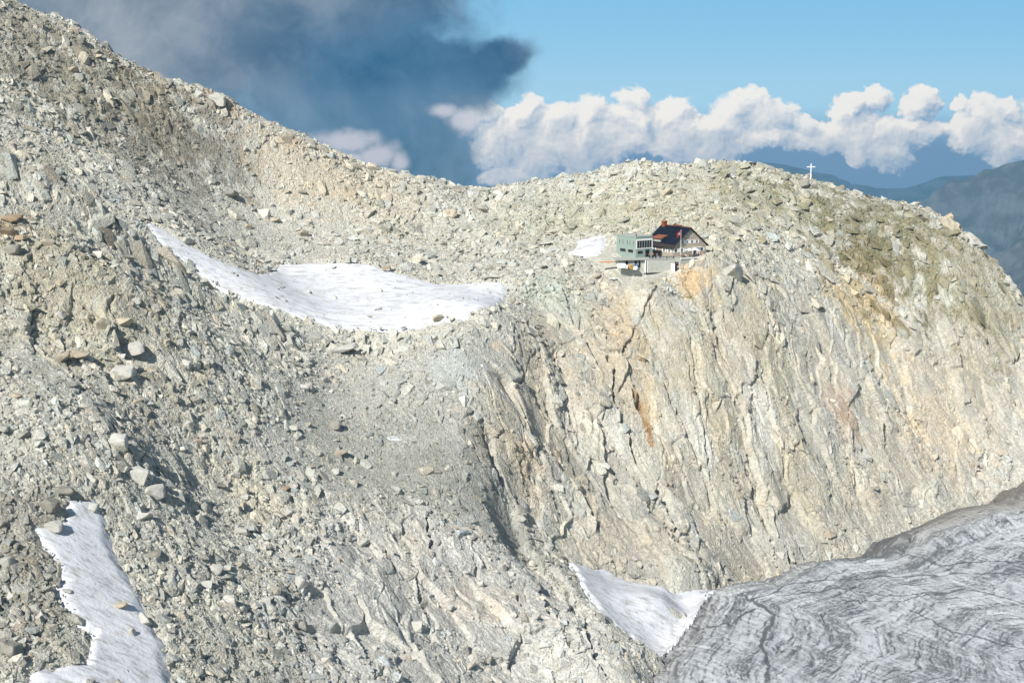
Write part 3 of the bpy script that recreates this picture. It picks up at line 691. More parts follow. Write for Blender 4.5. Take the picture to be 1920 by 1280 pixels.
# ------------------------------------------------------------------ things: tagging and small builders
def empty(name, loc, rz=0.0, label=None, cat=None, group=None):
    o = bpy.data.objects.new(name, None); COL.objects.link(o); o.location = loc; o.rotation_euler = (0, 0, rz); o.empty_display_size = .3
    return tag(o, label, cat, group)
def tag(o, label=None, cat=None, group=None):
    if label: o['label'] = label
    if cat: o['category'] = cat
    if group: o['group'] = group
    return o
def put(name, bm, mat, parent=None, sm=False, bevel=0.0):
    if bevel: bmesh.ops.bevel(bm, geom=list(bm.edges), offset=bevel, segments=1, affect='EDGES', clamp_overlap=True)
    bmesh.ops.recalc_face_normals(bm, faces=bm.faces)
    me = bpy.data.meshes.new(name); bm.to_mesh(me); bm.free(); me.materials.append(mat)
    if sm: me.polygons.foreach_set('use_smooth', [True] * len(me.polygons))
    o = bpy.data.objects.new(name, me); COL.objects.link(o); o.parent = parent; return o
def box(bm, x0, x1, y0, y1, z0, z1, M=None):
    r = bmesh.ops.create_cube(bm, size=1.0, matrix=Matrix.Translation(((x0 + x1) / 2, (y0 + y1) / 2, (z0 + z1) / 2)) @ Matrix.Diagonal((x1 - x0, y1 - y0, z1 - z0, 1)))
    if M is not None: bmesh.ops.transform(bm, matrix=M, verts=r['verts'])
def boxes(*bs):
    bm = bmesh.new()
    for b in bs: box(bm, *b)
    return bm
def rod(bm, a, b, r, r2=None, seg=8):
    a = Vector(a); b = Vector(b); d = b - a
    bmesh.ops.create_cone(bm, cap_ends=True, segments=seg, radius1=r, radius2=r if r2 is None else r2, depth=d.length,
                          matrix=Matrix.Translation((a + b) / 2) @ d.to_track_quat('Z', 'Y').to_matrix().to_4x4())
def rods(*rs):
    bm = bmesh.new()
    for q in rs: rod(bm, *q)
    return bm
def prism(bm, pts, y0, y1):
    """outline in x, z pushed through y"""
    a = [bm.verts.new((p[0], y0, p[1])) for p in pts]; b = [bm.verts.new((p[0], y1, p[1])) for p in pts]; n = len(pts)
    bm.faces.new(a); bm.faces.new(b[::-1])
    for i in range(n): bm.faces.new((a[i], a[(i + 1) % n], b[(i + 1) % n], b[i]))

def stone_wall_mat(name, c1, c2, mortar, sc=(2.2, 2.2, 4.5)):
    m, T, b = new_mat(name); P = T.new('ShaderNodeTexCoord').outputs['Object']
    q = T.vm('MULTIPLY', P, sc); v = T.new('ShaderNodeTexVoronoi', feature='F1'); T.l.new(q, v.inputs['Vector']); v.inputs['Scale'].default_value = 1
    e = T.voro(q, 1.0, 'Distance', 'DISTANCE_TO_EDGE'); sp = T.new('ShaderNodeSeparateColor'); T.l.new(v.outputs['Color'], sp.inputs[0])
    c = T.mix(sp.outputs[0], (*c1, 1), (*c2, 1)); c = T.mix(T.ss(e, .02, .09), (*mortar, 1), c)
    T.l.new(c, b.inputs['Base Color']); b.inputs['Roughness'].default_value = .9
    bp = T.new('ShaderNodeBump'); bp.inputs['Distance'].default_value = .05; T.l.new(T.ss(e, 0, .15), bp.inputs['Height']); T.l.new(bp.outputs[0], b.inputs['Normal']); return m
M_STONE = stone_wall_mat('hut_stonework', (.48, .41, .31), (.32, .27, .21), (.45, .41, .34))
M_STONE2 = stone_wall_mat('pale_stonework', (.50, .50, .44), (.36, .37, .32), (.42, .42, .38), (1.6, 1.6, 3))
M_CONC = simple('pale_concrete', (.36, .37, .33), .9, var=.3, scale=1.2)
M_WHITE = simple('white_paint', (.80, .79, .76), .6, var=.05); M_DARK = simple('dark_timber', (.035, .025, .022), .8)
M_COPPER = simple('rusty_copper', (.26, .075, .03), .6, .2, .35); M_RUSTED = simple('rust_sheet', (.23, .08, .04), .8, 0, .35, 1.5)
M_BLACK = simple('black_plastic', (.012, .012, .014), .5); M_TAN = simple('tan_canvas', (.42, .24, .09), .8); M_ORANGE = simple('orange_plastic', (.75, .20, .04), .6)
M_BLUE = simple('blue_plastic', (.10, .20, .34), .5); M_STEEL = simple('galvanised_steel', (.55, .56, .58), .4, .8); M_RED = simple('red_flag_cloth', (.62, .03, .05), .8, var=.05)
M_WOOD = simple('weathered_wood', (.28, .20, .13), .8)
def glass_mat():
    m, T, b = new_mat('window_glass'); b.inputs['Base Color'].default_value = (.012, .016, .02, 1); b.inputs['Roughness'].default_value = .08; b.inputs['Specular IOR Level'].default_value = .6; return m
M_GLASS = glass_mat()
def panel_mat():
    m, T, b = new_mat('solar_panels'); P = T.new('ShaderNodeTexCoord').outputs['Object']; s = T.new('ShaderNodeSeparateXYZ'); T.l.new(P, s.inputs[0])
    a = T.math('FRACT', T.math('MULTIPLY', s.outputs[1], 1.0)); z = T.math('FRACT', T.math('MULTIPLY', s.outputs[2], .9))
    g = T.math('MAXIMUM', T.ss(a, .93, .97), T.ss(z, .93, .97)); T.l.new(T.mix(g, (.004, .007, .014, 1), (.02, .025, .035, 1)), b.inputs['Base Color']); b.inputs['Roughness'].default_value = .5; return m
M_PANEL = panel_mat()
def clad_mat():
    m, T, b = new_mat('grey_green_cladding'); P = T.new('ShaderNodeTexCoord').outputs['Object']; s = T.new('ShaderNodeSeparateXYZ'); T.l.new(P, s.inputs[0])
    a = T.math('FRACT', T.math('MULTIPLY', T.math('ADD', s.outputs[0], s.outputs[1]), 1.6)); n = T.noise(P, 1.2, 4)
    c = T.mix(T.ss(a, .86, .95, 0, .5), T.mix(n, (.25, .33, .29, 1), (.33, .41, .36, 1)), (.12, .16, .15, 1)); T.l.new(c, b.inputs['Base Color']); b.inputs['Roughness'].default_value = .5; b.inputs['Metallic'].default_value = .15; return m
M_CLAD = clad_mat()

# ------------------------------------------------------------------ the old stone hut
YAW = R(32)
H0 = W(1262, 482, 440)
hut = empty('mountain_hut', H0, YAW, 'stone mountain hut with a dark solar panelled gable roof and red brown chimney', 'hut')
WD, DP, EV, RG = 13.2, 14.0, 3.4, 8.7
bm = bmesh.new(); prism(bm, [(0, -2.5), (WD, -2.5), (WD, EV), (WD / 2, RG - .15), (0, EV)], 0, DP); put('wall', bm, M_STONE, hut)
SL = (RG - EV) / (WD / 2)
def roof_side(sgn):
    bm = bmesh.new(); t = .28; ov = .75
    if sgn < 0: pts = [(-ov, EV - SL * ov), (WD / 2, RG), (WD / 2, RG + t), (-ov, EV - SL * ov + t)]
    else: pts = [(WD + ov, EV - SL * ov), (WD + ov, EV - SL * ov + t), (WD / 2 + .003, RG + t), (WD / 2 + .003, RG)]
    prism(bm, pts, -.7, DP + .6); return bm
roof = put('roof', roof_side(-1), M_DARK, hut); roof2 = put('roof', roof_side(1), M_DARK, hut)
bm = bmesh.new()
for (v0, v1) in ((-.5, 5.2), (5.35, 14.2)):
    for (a0, a1) in ((.2, 3.3), (3.42, 6.4)):
        prism(bm, [(a0, EV + SL * a0 + .29), (a1, EV + SL * a1 + .29), (a1, EV + SL * a1 + .38), (a0, EV + SL * a0 + .38)], v0, v1)
put('solar_panel', bm, M_PANEL, roof)
put('ridge_cap', boxes((WD / 2 - .22, WD / 2 + .22, -.75, DP + .65, RG + .26, RG + .42)), M_COPPER, roof)
ch = put('chimney', boxes((WD / 2 - .9, WD / 2 + .3, DP - 2.0, DP - .7, RG - 1.4, RG + 1.2)), M_COPPER, roof, bevel=.05)
bm = bmesh.new(); prism(bm, [(WD / 2 - 1.2, RG + 1.2), (WD / 2 + .6, RG + 1.2), (WD / 2 - .3, RG + 1.8)], DP - 2.2, DP - .5); put('chimney_cap', bm, M_RUSTED, ch)
put('ridge_vent', boxes((WD / 2 - .5, WD / 2 + .5, 4.3, 7.4, RG + .42, RG + .72)), M_RUSTED, roof, bevel=.04)
# rust coloured dormer over the side of the roof
dm = put('dormer', boxes((.5, 3.6, 7.2, 10.8, EV + .7, EV + 1.9)), M_STONE2, roof)
bm = bmesh.new(); prism(bm, [(.1, EV + 1.75), (4.6, EV + 3.1), (4.6, EV + 3.25), (.1, EV + 1.95)], 6.6, 11.4); put('dormer_roof', bm, M_RUSTED, dm)
def window(parent, cx, cz, w, h, face, shut='right', mat=M_WHITE):
    """face 'g': the gable wall (y = 0); face 's': the side wall (x = 0)"""
    def bb(a0, a1, z0, z1, d0, d1): return (a0, a1, -d1, -d0, z0, z1) if face == 'g' else (-d1, -d0, a0, a1, z0, z1)
    f = put('window', boxes(bb(cx - w/2 - .1, cx + w/2 + .1, cz - h/2 - .1, cz - h/2, -.05, .08), bb(cx - w/2 - .1, cx + w/2 + .1, cz + h/2, cz + h/2 + .1, -.05, .08),
                            bb(cx - w/2 - .1, cx - w/2, cz - h/2, cz + h/2, -.05, .08), bb(cx + w/2, cx + w/2 + .1, cz - h/2, cz + h/2, -.05, .08), bb(cx - .03, cx + .03, cz - h/2, cz + h/2, -.03, .05)), mat, parent)
    put('pane', boxes(bb(cx - w/2, cx + w/2, cz - h/2, cz + h/2, -.03, .02)), M_GLASS, f)
    if shut in ('right', 'both'): put('shutter', boxes(bb(cx + w/2 + .12, cx + w + .1, cz - h/2, cz + h/2, .01, .07)), M_WHITE, f)
    if shut in ('left', 'both'): put('shutter', boxes(bb(cx - w - .1, cx - w/2 - .12, cz - h/2, cz + h/2, .01, .07)), M_WHITE, f)
    return f
for cu in (3.75, 5.7, 7.6, 9.5): window(hut, cu - .1, 4.5, .8, 1.05, 'g', 'both')
for cu in (5.6, 7.2): window(hut, cu, 6.75, .6, .75, 'g', None)
window(hut, 1.1, 1.95, .95, 1.2, 'g', 'both'); window(hut, 3.4, 1.95, .95, 1.2, 'g', 'both'); window(hut, 5.6, 1.95, .9, 1.2, 'g', 'both'); window(hut, 11.6, 1.95, .9, 1.1, 'g', 'both')
window(hut, 1.9, 1.9, .9, 1.1, 's', 'both'); window(hut, 4.6, 1.9, .9, 1.1, 's', 'both'); window(hut, 9.6, 1.9, .8, 1.2, 's', 'both')
dr = put('door', boxes((8.0, 9.2, -.10, .0, 0, 2.3)), M_DARK, hut); put('handle', boxes((9.0, 9.08, -.16, -.1, 1.0, 1.2)), M_STEEL, dr)
put('door_frame', boxes((7.8, 8.0, -.16, 0, 0, 2.5), (9.2, 9.4, -.16, 0, 0, 2.5), (7.6, 11.0, -.5, 0, 2.5, 2.68)), M_WHITE, hut)
put('notice_panel', boxes((9.55, 10.75, -.12, 0, .3, 2.35)), M_WHITE, hut)

# ------------------------------------------------------------------ the modern annex
A0 = W(1192, 485, 436)
ax = empty('hut_annex', A0, YAW, 'boxy grey green metal clad annex with a row of tall windows', 'building')
AW, AL, AH = 6.5, 10.2, 6.7
put('wall', boxes((0, AW, 0, AL, -1.5, AH)), M_CLAD, ax)
put('roof', boxes((-.12, AW + .12, -.12, AL + .12, AH, AH + .22)), M_CONC, ax)
rf = put('window_band', boxes((.1, AW - .1, -.14, 0, 2.95, 3.2), (.1, AW - .1, -.14, 0, 5.55, 6.0), (.1, .35, -.14, 0, 3.2, 5.55), (AW - .35, AW - .1, -.14, 0, 3.2, 5.55)), M_WHITE, ax)
put('pane', boxes((.35, AW - .35, -.04, 0.01, 3.2, 5.55)), M_GLASS, rf)
for k in range(1, 6): put('mullion', boxes((.35 + k * (AW - .7) / 6 - .07, .35 + k * (AW - .7) / 6 + .07, -.12, -.04, 3.2, 5.55)), M_STEEL, rf)
def aw(name, a0, a1, z0, z1, face, mat=M_GLASS, par=None):
    b = (a0, a1, -.03, .01, z0, z1) if face == 'g' else (-.03, .01, a0, a1, z0, z1)
    fb = [(a0 - .1, a1 + .1, z0 - .1, z0), (a0 - .1, a1 + .1, z1, z1 + .1), (a0 - .1, a0, z0, z1), (a1, a1 + .1, z0, z1)]
    f = put(name, boxes(*[((q[0], q[1], -.07, 0, q[2], q[3]) if face == 'g' else (-.07, 0, q[0], q[1], q[2], q[3])) for q in fb]), M_CONC, par or ax)
    put('pane', boxes(b), mat, f); return f
aw('window', .6, 2.7, 1.45, 2.35, 'g')
d2 = put('door', boxes((3.7, 5.3, -.06, 0, .05, 2.6)), M_BLACK, ax); put('handle', boxes((3.85, 3.95, -.12, -.06, 1.1, 1.4)), M_STEEL, d2)
for (a, b) in ((1.3, 4.0), (5.2, 8.2)): aw('window', a, b, 1.7, 2.65, 's')
for a in (1.2, 2.9, 4.2, 6.6, 8.4): aw('slit_window', a, a + .28, 4.0, 5.4, 's')
put('vent_pipe', rods(((1.0, 8.5, AH + .2), (1.0, 8.5, AH + 1.0), .12)), M_BLACK, ax)
put('vent_pipe', rods(((.5, .6, AH + .2), (.5, .6, AH + .9), .14)), M_BLACK, ax)

# ------------------------------------------------------------------ terraces and what stands on them
def L(u, v, z=0.0, o=None):
    o = H0 if o is None else o; c, s = math.cos(YAW), math.sin(YAW); return Vector((o.x + u * c - v * s, o.y + u * s + v * c, o.z + z))
te = empty('stone_terrace', H0, YAW, 'low stone terrace with a pale rim before the gable of the hut', 'terrace')
put('retaining_wall', boxes((-1.0, 16.3, -5.0, -.02, -3.5, -.12)), M_STONE2, te); put('paving', boxes((-.9, 16.2, -4.9, -.06, -.12, -.02)), M_CONC, te)
put('rim', boxes((-1.05, 16.4, -5.2, -4.85, -.14, .18)), M_WHITE, te)
B0 = W(1211, 486, 432)
lt = empty('lower_terrace', B0, R(12), 'pale walled storage terrace with a tall dark doorway below the annex', 'terrace')
put('wall', boxes((.7, 9.4, 0, 7, -4.2, -.2), (-7.5, -.15, .8, 6, -5.2, -.2)), M_STONE2, lt); put('deck', boxes((-8.6, 9.6, -.1, 7.5, -.2, 0)), M_CONC, lt)
dd = put('door_frame', boxes((-.15, .12, -.06, .9, -4.2, -.2), (.55, .7, -.06, .9, -4.2, -.2)), M_WHITE, lt); put('doorway', boxes((.12, .55, .3, .8, -4.1, -.2)), M_BLACK, lt)
for (a, b) in ((-6.2, -5.5), (-3.3, -2.6), (-2.1, -1.5)): put('storage_opening', boxes((a, b, .74, .85, -2.6, -.4)), M_BLACK, lt)
put('post', boxes((-9.1, -8.95, 0, .15, -1.6, -.2)), M_STEEL, lt)

def flag():
    p = L(1.7, -1.6, 0)
    r = empty('flagpole', p, YAW, 'tall white flagpole flying a small red flag with a white cross before the hut', 'flagpole')
    put('pole', rods(((0, 0, 0), (0, 0, 8.7), .06, .04)), M_WHITE, r)
    bm = bmesh.new(); nx, nz = 14, 10; vs = [[None] * (nz + 1) for _ in range(nx + 1)]
    for i in range(nx + 1):
        for j in range(nz + 1):
            a = i / nx; vs[i][j] = bm.verts.new((-.08 - 1.7 * a * .92, .22 * math.sin(a * 6) * a, 6.6 + 1.8 * j / nz - .55 * a * a))
    for i in range(nx):
        for j in range(nz): bm.faces.new((vs[i][j], vs[i + 1][j], vs[i + 1][j + 1], vs[i][j + 1]))
    bmesh.ops.solidify(bm, geom=bm.faces, thickness=.02); f = put('flag', bm, M_RED, r)
    bm = bmesh.new()
    for (x0, x1, z0, z1) in ((.68, 1.02, .35, 1.45), (.32, 1.38, .73, 1.07)):
        for side in (-.035, .035):
            n = 8; pts = []
            for i in range(n + 1):
                x = x0 + (x1 - x0) * i / n; a = x / 1.7; y = .22 * math.sin(a * 6) * a + side; dz = 6.6 - .55 * a * a
                pts.append((bm.verts.new((-.08 - x * .92, y, dz + z0)), bm.verts.new((-.08 - x * .92, y, dz + z1))))
            for i in range(n): bm.faces.new((pts[i][0], pts[i + 1][0], pts[i + 1][1], pts[i][1]))
    put('cross_emblem', bm, M_WHITE, f)
flag()
def parasol(u, v, z, open_, label):
    r = empty('parasol', L(u, v, z), YAW, label, 'parasol', 'parasols on the terrace')
    put('pole', rods(((0, 0, 0), (0, 0, 2.5), .035)), M_STEEL, r); put('base', rods(((0, 0, 0), (0, 0, .12), .3)), M_BLACK, r)
    bm = bmesh.new()
    if open_: bmesh.ops.create_cone(bm, cap_ends=False, segments=8, radius1=1.55, radius2=.04, depth=.55, matrix=Matrix.Translation((0, 0, 2.45))); bmesh.ops.solidify(bm, geom=bm.faces, thickness=.03)
    else: bmesh.ops.create_cone(bm, cap_ends=True, segments=8, radius1=.26, radius2=.05, depth=1.5, matrix=Matrix.Translation((0, 0, 1.8)))
    put('canopy', bm, M_WHITE if open_ else M_BLACK, r)
parasol(4.6, -2.4, 0, True, 'open white parasol, left one of the two white ones before the gable')
parasol(7.0, -2.2, 0, True, 'open white parasol beside the hut door, right one of the two white ones')
parasol(14.4, -2.0, 0, False, 'closed black parasol at the right end of the terrace')
def table(p, rz, label, w=2.0):
    r = empty('picnic_table', p, rz, label, 'table', 'tables and benches outside the hut')
    put('table_top', boxes((-w/2, w/2, -.38, .38, .70, .76)), M_WOOD, r)
    for s in (-1, 1):
        put('bench_seat', boxes((-w/2, w/2, s * .72 - .14, s * .72 + .14, .42, .47)), M_WOOD, r); put('leg', boxes((s * w * .38 - .04, s * w * .38 + .04, -.7, .7, 0.3, .38), (s * w * .38 - .04, s * w * .38 + .04, -.35, -.27, 0, .7), (s * w * .38 - .04, s * w * .38 + .04, .27, .35, 0, .7)), M_WOOD, r)
table(L(1.8, -2.8), YAW, 'wooden picnic table nearest the flagpole'); table(L(5.6, -3.0), YAW, 'wooden picnic table under the white parasols'); table(L(10.6, -2.6), YAW, 'wooden picnic table right of the hut door'); table(L(13.2, -3.2), YAW, 'wooden picnic table beside the closed black parasol')
LB = lambda x, y, z=0.0: Vector((B0.x + x * math.cos(R(12)) - y * math.sin(R(12)), B0.y + x * math.sin(R(12)) + y * math.cos(R(12)), B0.z + z))
def long_bench(p, w, label):
    r = empty('bench', p, R(12), label, 'bench'); put('seat', boxes((-w/2, w/2, -.3, .3, .55, .68)), M_BLACK, r)
    for s in (-.42, 0, .42): put('leg', boxes((s * w - .06, s * w + .06, -.25, .25, 0, .55)), M_BLACK, r)
long_bench(LB(6.9, .4), 5.2, 'long black bench along the edge of the lower terrace'); long_bench(LB(2.6, 1.2), 2.2, 'short black bench on the lower terrace left of the long one')
cb = empty('utility_cabinet', LB(8.6, -1.0, -3.6), R(12), 'white utility cabinet with a black door below the lower terrace', 'cabinet')
put('body', boxes((-.7, .35, -.5, .5, -.6, 2.2)), M_WHITE, cb, bevel=.02); put('door', boxes((.36, 1.0, -.46, .5, -.6, 2.0)), M_BLACK, cb)
def barrel(p, mat, r0, h, label, lying=False, grp=None):
    r = empty('barrel', p, R(20), label, 'barrel', grp); bm = bmesh.new(); n = 16; prof = [(0, 0), (r0 * .92, 0), (r0, .06), (r0, h * .32), (r0 * 1.05, h * .35), (r0, h * .38), (r0, h * .62), (r0 * 1.05, h * .65), (r0, h * .68), (r0, h - .06), (r0 * .92, h), (0, h)]
    vs = [bm.verts.new((a, 0, z)) for a, z in prof]; es = [bm.edges.new((vs[i], vs[i + 1])) for i in range(len(vs) - 1)]
    bmesh.ops.spin(bm, geom=vs + es, axis=(0, 0, 1), cent=(0, 0, 0), steps=n, angle=2 * math.pi); bmesh.ops.remove_doubles(bm, verts=bm.verts, dist=1e-4)
    if lying: bmesh.ops.transform(bm, matrix=Matrix.Translation((0, h / 2, r0)) @ Matrix.Rotation(R(90), 4, 'X'), verts=bm.verts)
    put('drum', bm, mat, r)
    b2 = rods(((r0 * .5, 0, h), (r0 * .5, 0, h + .04), .06))
    if lying: bmesh.ops.transform(b2, matrix=Matrix.Translation((0, h / 2, r0)) @ Matrix.Rotation(R(90), 4, 'X'), verts=b2.verts)
    put('bung', b2, M_BLACK, r)
barrel(LB(-5.0, -.6, -3.0), M_TAN, .8, 1.6, 'big tan drum lying under the edge of the lower terrace', True)
barrel(LB(-2.9, .1, -2.6), M_BLUE, .36, 1.2, 'blue plastic barrel, right one of the pair under the lower terrace'); barrel(LB(-3.8, .1, -2.7), M_BLUE, .36, 1.1, 'blue plastic barrel, left one of the pair under the lower terrace')
def sack(p, sx, sy, sz, label):
    bm = bmesh.new(); bmesh.ops.create_cube(bm, size=1.0); bmesh.ops.subdivide_edges(bm, edges=bm.edges, cuts=4, use_grid_fill=True)
    for v in bm.verts:
        q = v.co.normalized() * .62; v.co = v.co * .55 + q * .45; v.co.x *= sx * (1 + .08 * math.sin(v.co.z * 12)); v.co.y *= sy; v.co.z = (v.co.z + .5) * sz
    o = put('supply_sack', bm, M_WHITE, None, True); o.location = p; tag(o, label, 'sack', 'white sacks below the annex')
sack(LB(-8.0, -.9, -2.5), 2.6, 1.0, 1.5, 'widest white supply sack at the left end under the lower terrace'); sack(LB(-6.6, -.9, -2.7), 1.2, 1.0, 1.2, 'white supply sack between the widest sack and the tan drum'); sack(LB(-3.7, -1.0, -3.1), 1.5, .9, 1.1, 'white supply sack before the blue barrels')
pl = empty('plank_stack', L(-21.8, 5.4, -.9), R(8), 'stack of orange and brown planks at the left foot of the annex', 'planks')
for k in range(5): put('plank', boxes((-2.4 + .2 * k, 2.2 + .1 * k, -.5 + .22 * k, -.3 + .22 * k, .0 + .1 * (k % 3), .09 + .1 * (k % 3))), M_ORANGE if k % 2 else M_TAN, pl)

# people --------------------------------------------------------------
def skinned(nodes, edges, root, lvl=1):
    me = bpy.data.meshes.new('t'); me.from_pydata([n[0] for n in nodes], edges, []); o = bpy.data.objects.new('t', me); COL.objects.link(o)
    m = o.modifiers.new('s', 'SKIN'); 
    for i, n in enumerate(nodes): me.skin_vertices[0].data[i].radius = (n[1], n[1] if len(n) < 3 else n[2]); me.skin_vertices[0].data[i].use_root = (i == root)
    o.modifiers.new('b', 'SUBSURF').levels = lvl
    dg = bpy.context.evaluated_depsgraph_get(); r = bpy.data.meshes.new_from_object(o.evaluated_get(dg)); bpy.data.objects.remove(o); r.polygons.foreach_set('use_smooth', [True] * len(r.polygons)); return r
def figure(pose):
    sit = pose == 'sit'; hz = .47 if sit else .92; N = []; E = []
    def add(p, r, par=None, r2=None):
        N.append((p, r) if r2 is None else (p, r, r2)); 
        if par is not None: E.append((par, len(N) - 1))
        return len(N) - 1
    pel = add((0, 0, hz), .15, None, .11); wa = add((0, -.01, hz + .18), .13, pel, .10); che = add((0, 0, hz + .38), .17, wa, .11); ne = add((0, .0, hz + .56), .06, che); hd = add((0, -.02, hz + .68), .085, ne, .10); add((0, -.02, hz + .79), .075, hd, .085)
    nose = add((0, -.13, hz + .67), .018, hd)
    P = {'body': 0}
    for s in (-1, 1):
        if sit: kn = (s * .12, -.45, hz + .02); fo = (s * .13, -.47, .08); toe = (s * .13, -.65, .04)
        else: kn = (s * .11, -.03, .49); fo = (s * .13, .02, .08); toe = (s * .14, -.16, .04)
        h = add((s * .1, 0, hz - .05), .095, pel); k = add(kn, .06, h); f = add(fo, .045, k); add(toe, .035, f)
        sh = add((s * .2, 0, hz + .47), .06, che); el = add((s * .29, .03 if not sit else -.06, hz + .22), .045, sh)
        wr = (s * .3, -.06, hz - .02) if not sit else (s * .18, -.30, hz + .18); w = add(wr, .03, el); d = (Vector(wr) - Vector(N[el][0])).normalized(); pa = add(tuple(Vector(wr) + d * .06), .033, w, .018)
        side = d.cross(Vector((1, 0, 0))).normalized()
        for q in range(4):
            b = Vector(wr) + d * .10 + side * (.024 * (q - 1.5)); k1 = add(tuple(b), .009, pa); add(tuple(b + d * (.05 + .01 * (1.5 - abs(q - 1.5))) + Vector((-s * .015, 0, 0))), .008, k1)
        add(tuple(Vector(wr) + d * .06 - side * .045), .010, pa)
    return N, E
PM = {}
for pose in ('sit', 'stand'):
    N, E = figure(pose); body = skinned(N, E, 0)
    hz = .47 if pose == 'sit' else .92
    idx = lambda p: min(range(len(N)), key=lambda i: (Vector(N[i][0]) - Vector(p)).length)
    def sub(keep, grow):
        mp = {k: i for i, k in enumerate(keep)}; return skinned([(N[k][0], N[k][1] + grow, (N[k][2] if len(N[k]) > 2 else N[k][1]) + grow) for k in keep], [(mp[a], mp[b]) for a, b in E if a in mp and b in mp], 0)
    legs = [i for i in range(len(N)) if N[i][0][2] <= hz + .03 and N[i][1] >= .04]; top = [0, 1, 2] + [i for i in range(3, len(N)) if N[i][1] in (.06, .045) and N[i][0][2] > hz + .1 and abs(N[i][0][0]) > .15]
    legs = [i for i in legs if i == 0 or i not in top]
    hb = bmesh.new(); bmesh.ops.create_uvsphere(hb, u_segments=10, v_segments=8, radius=.105, matrix=Matrix.Translation((0, .015, hz + .76)) @ Matrix.Diagonal((.95, 1.05, .9, 1))); hm = bpy.data.meshes.new('hair'); hb.to_mesh(hm); hb.free()
    PM[pose] = (body, sub(top, .02), sub(legs, .012), hm)
M_SKIN = simple('skin', (.50, .30, .21), .6, var=.05); M_HAIR = simple('dark_hair', (.04, .025, .015), .8)
CLOTH = {k: simple(k + '_cloth', c, .85, var=.08) for k, c in {'black': (.02, .02, .025), 'white': (.75, .75, .74), 'orange': (.72, .16, .04), 'blue': (.05, .12, .30), 'red': (.5, .04, .04), 'grey': (.18, .18, .19)}.items()}
def person(p, rz, pose, jacket, trousers, label):
    ms = PM[pose]
    def mk(name, me, mat, par):
        me = me.copy(); me.materials.clear(); me.materials.append(mat); o = bpy.data.objects.new(name, me); COL.objects.link(o); o.parent = par; return o
    o = mk('person', ms[0], M_SKIN, None); o.location = p; o.rotation_euler = (0, 0, rz); tag(o, label, 'person', 'people outside the hut')
    mk('jacket', ms[1], CLOTH[jacket], o); mk('trousers', ms[2], CLOTH[trousers], o); mk('hair', ms[3], M_HAIR, o)
person(L(1.2, -3.52), YAW + R(180), 'sit', 'black', 'black', 'person in black sitting at the table by the flagpole'); person(L(2.4, -3.52), YAW + R(180), 'sit', 'white', 'blue', 'person in a white top sitting at the table by the flagpole')
person(L(5.0, -3.72), YAW + R(180), 'sit', 'black', 'grey', 'person in black sitting at the table under the parasols, left one'); person(L(6.1, -3.72), YAW + R(180), 'sit', 'blue', 'black', 'person in blue sitting at the table under the parasols')
person(L(6.6, -4.4), YAW, 'stand', 'black', 'black', 'person in black standing at the terrace edge under the parasols'); person(L(8.2, -4.2), YAW + R(160), 'stand', 'orange', 'grey', 'person in an orange jacket standing before the hut door')
person(L(10.1, -3.32), YAW + R(180), 'sit', 'black', 'blue', 'person in black sitting at the table right of the door'); person(L(11.2, -3.32), YAW + R(180), 'sit', 'grey', 'black', 'person in a grey top sitting at the table right of the door')
person(L(13.0, -3.92), YAW + R(180), 'sit', 'black', 'black', 'person in black sitting at the table by the closed parasol'); person(L(15.2, -3.4), YAW + R(30), 'stand', 'black', 'blue', 'person in black and blue standing at the right end of the terrace'); person(L(15.9, -2.2), YAW - R(30), 'stand', 'black', 'black', 'person all in black standing outermost at the right end of the terrace')
person(LB(2.2, 3.4), R(20), 'stand', 'black', 'black', 'person in black standing between annex and hut, left one'); person(LB(3.3, 3.6), R(-30), 'stand', 'red', 'black', 'person in a red top standing before the side wall of the hut'); person(LB(4.0, 1.3), R(10), 'stand', 'black', 'blue', 'person in black standing behind the long black bench')

# summit cross ----------------------------------------------------------
hx = hit(1520, 345, 440); b = W(1520, 333, hx[1] + 3); _, _, gz, _ = at_grid(np.array([b.x]), np.array([b.y]))
cz = float(gz[0]); ctop = W(1520, 307, b.y).z
cr = empty('summit_cross', (b.x, b.y, cz - .3), R(5), 'slender white summit cross on the crest of the knoll', 'cross')
hh = max(ctop - cz + .3, 4.2)
put('upright', boxes((-.17, .17, -.13, .13, 0, hh)), M_WHITE, cr, bevel=.02); put('crossbeam', boxes((-1.6, 1.6, -.16, .10, hh - 1.35, hh - 1.03)), M_WHITE, cr, bevel=.02)
put('cairn', boxes((-.5, .5, -.5, .5, -.5, .45)), M_STONE2, cr, bevel=.1)

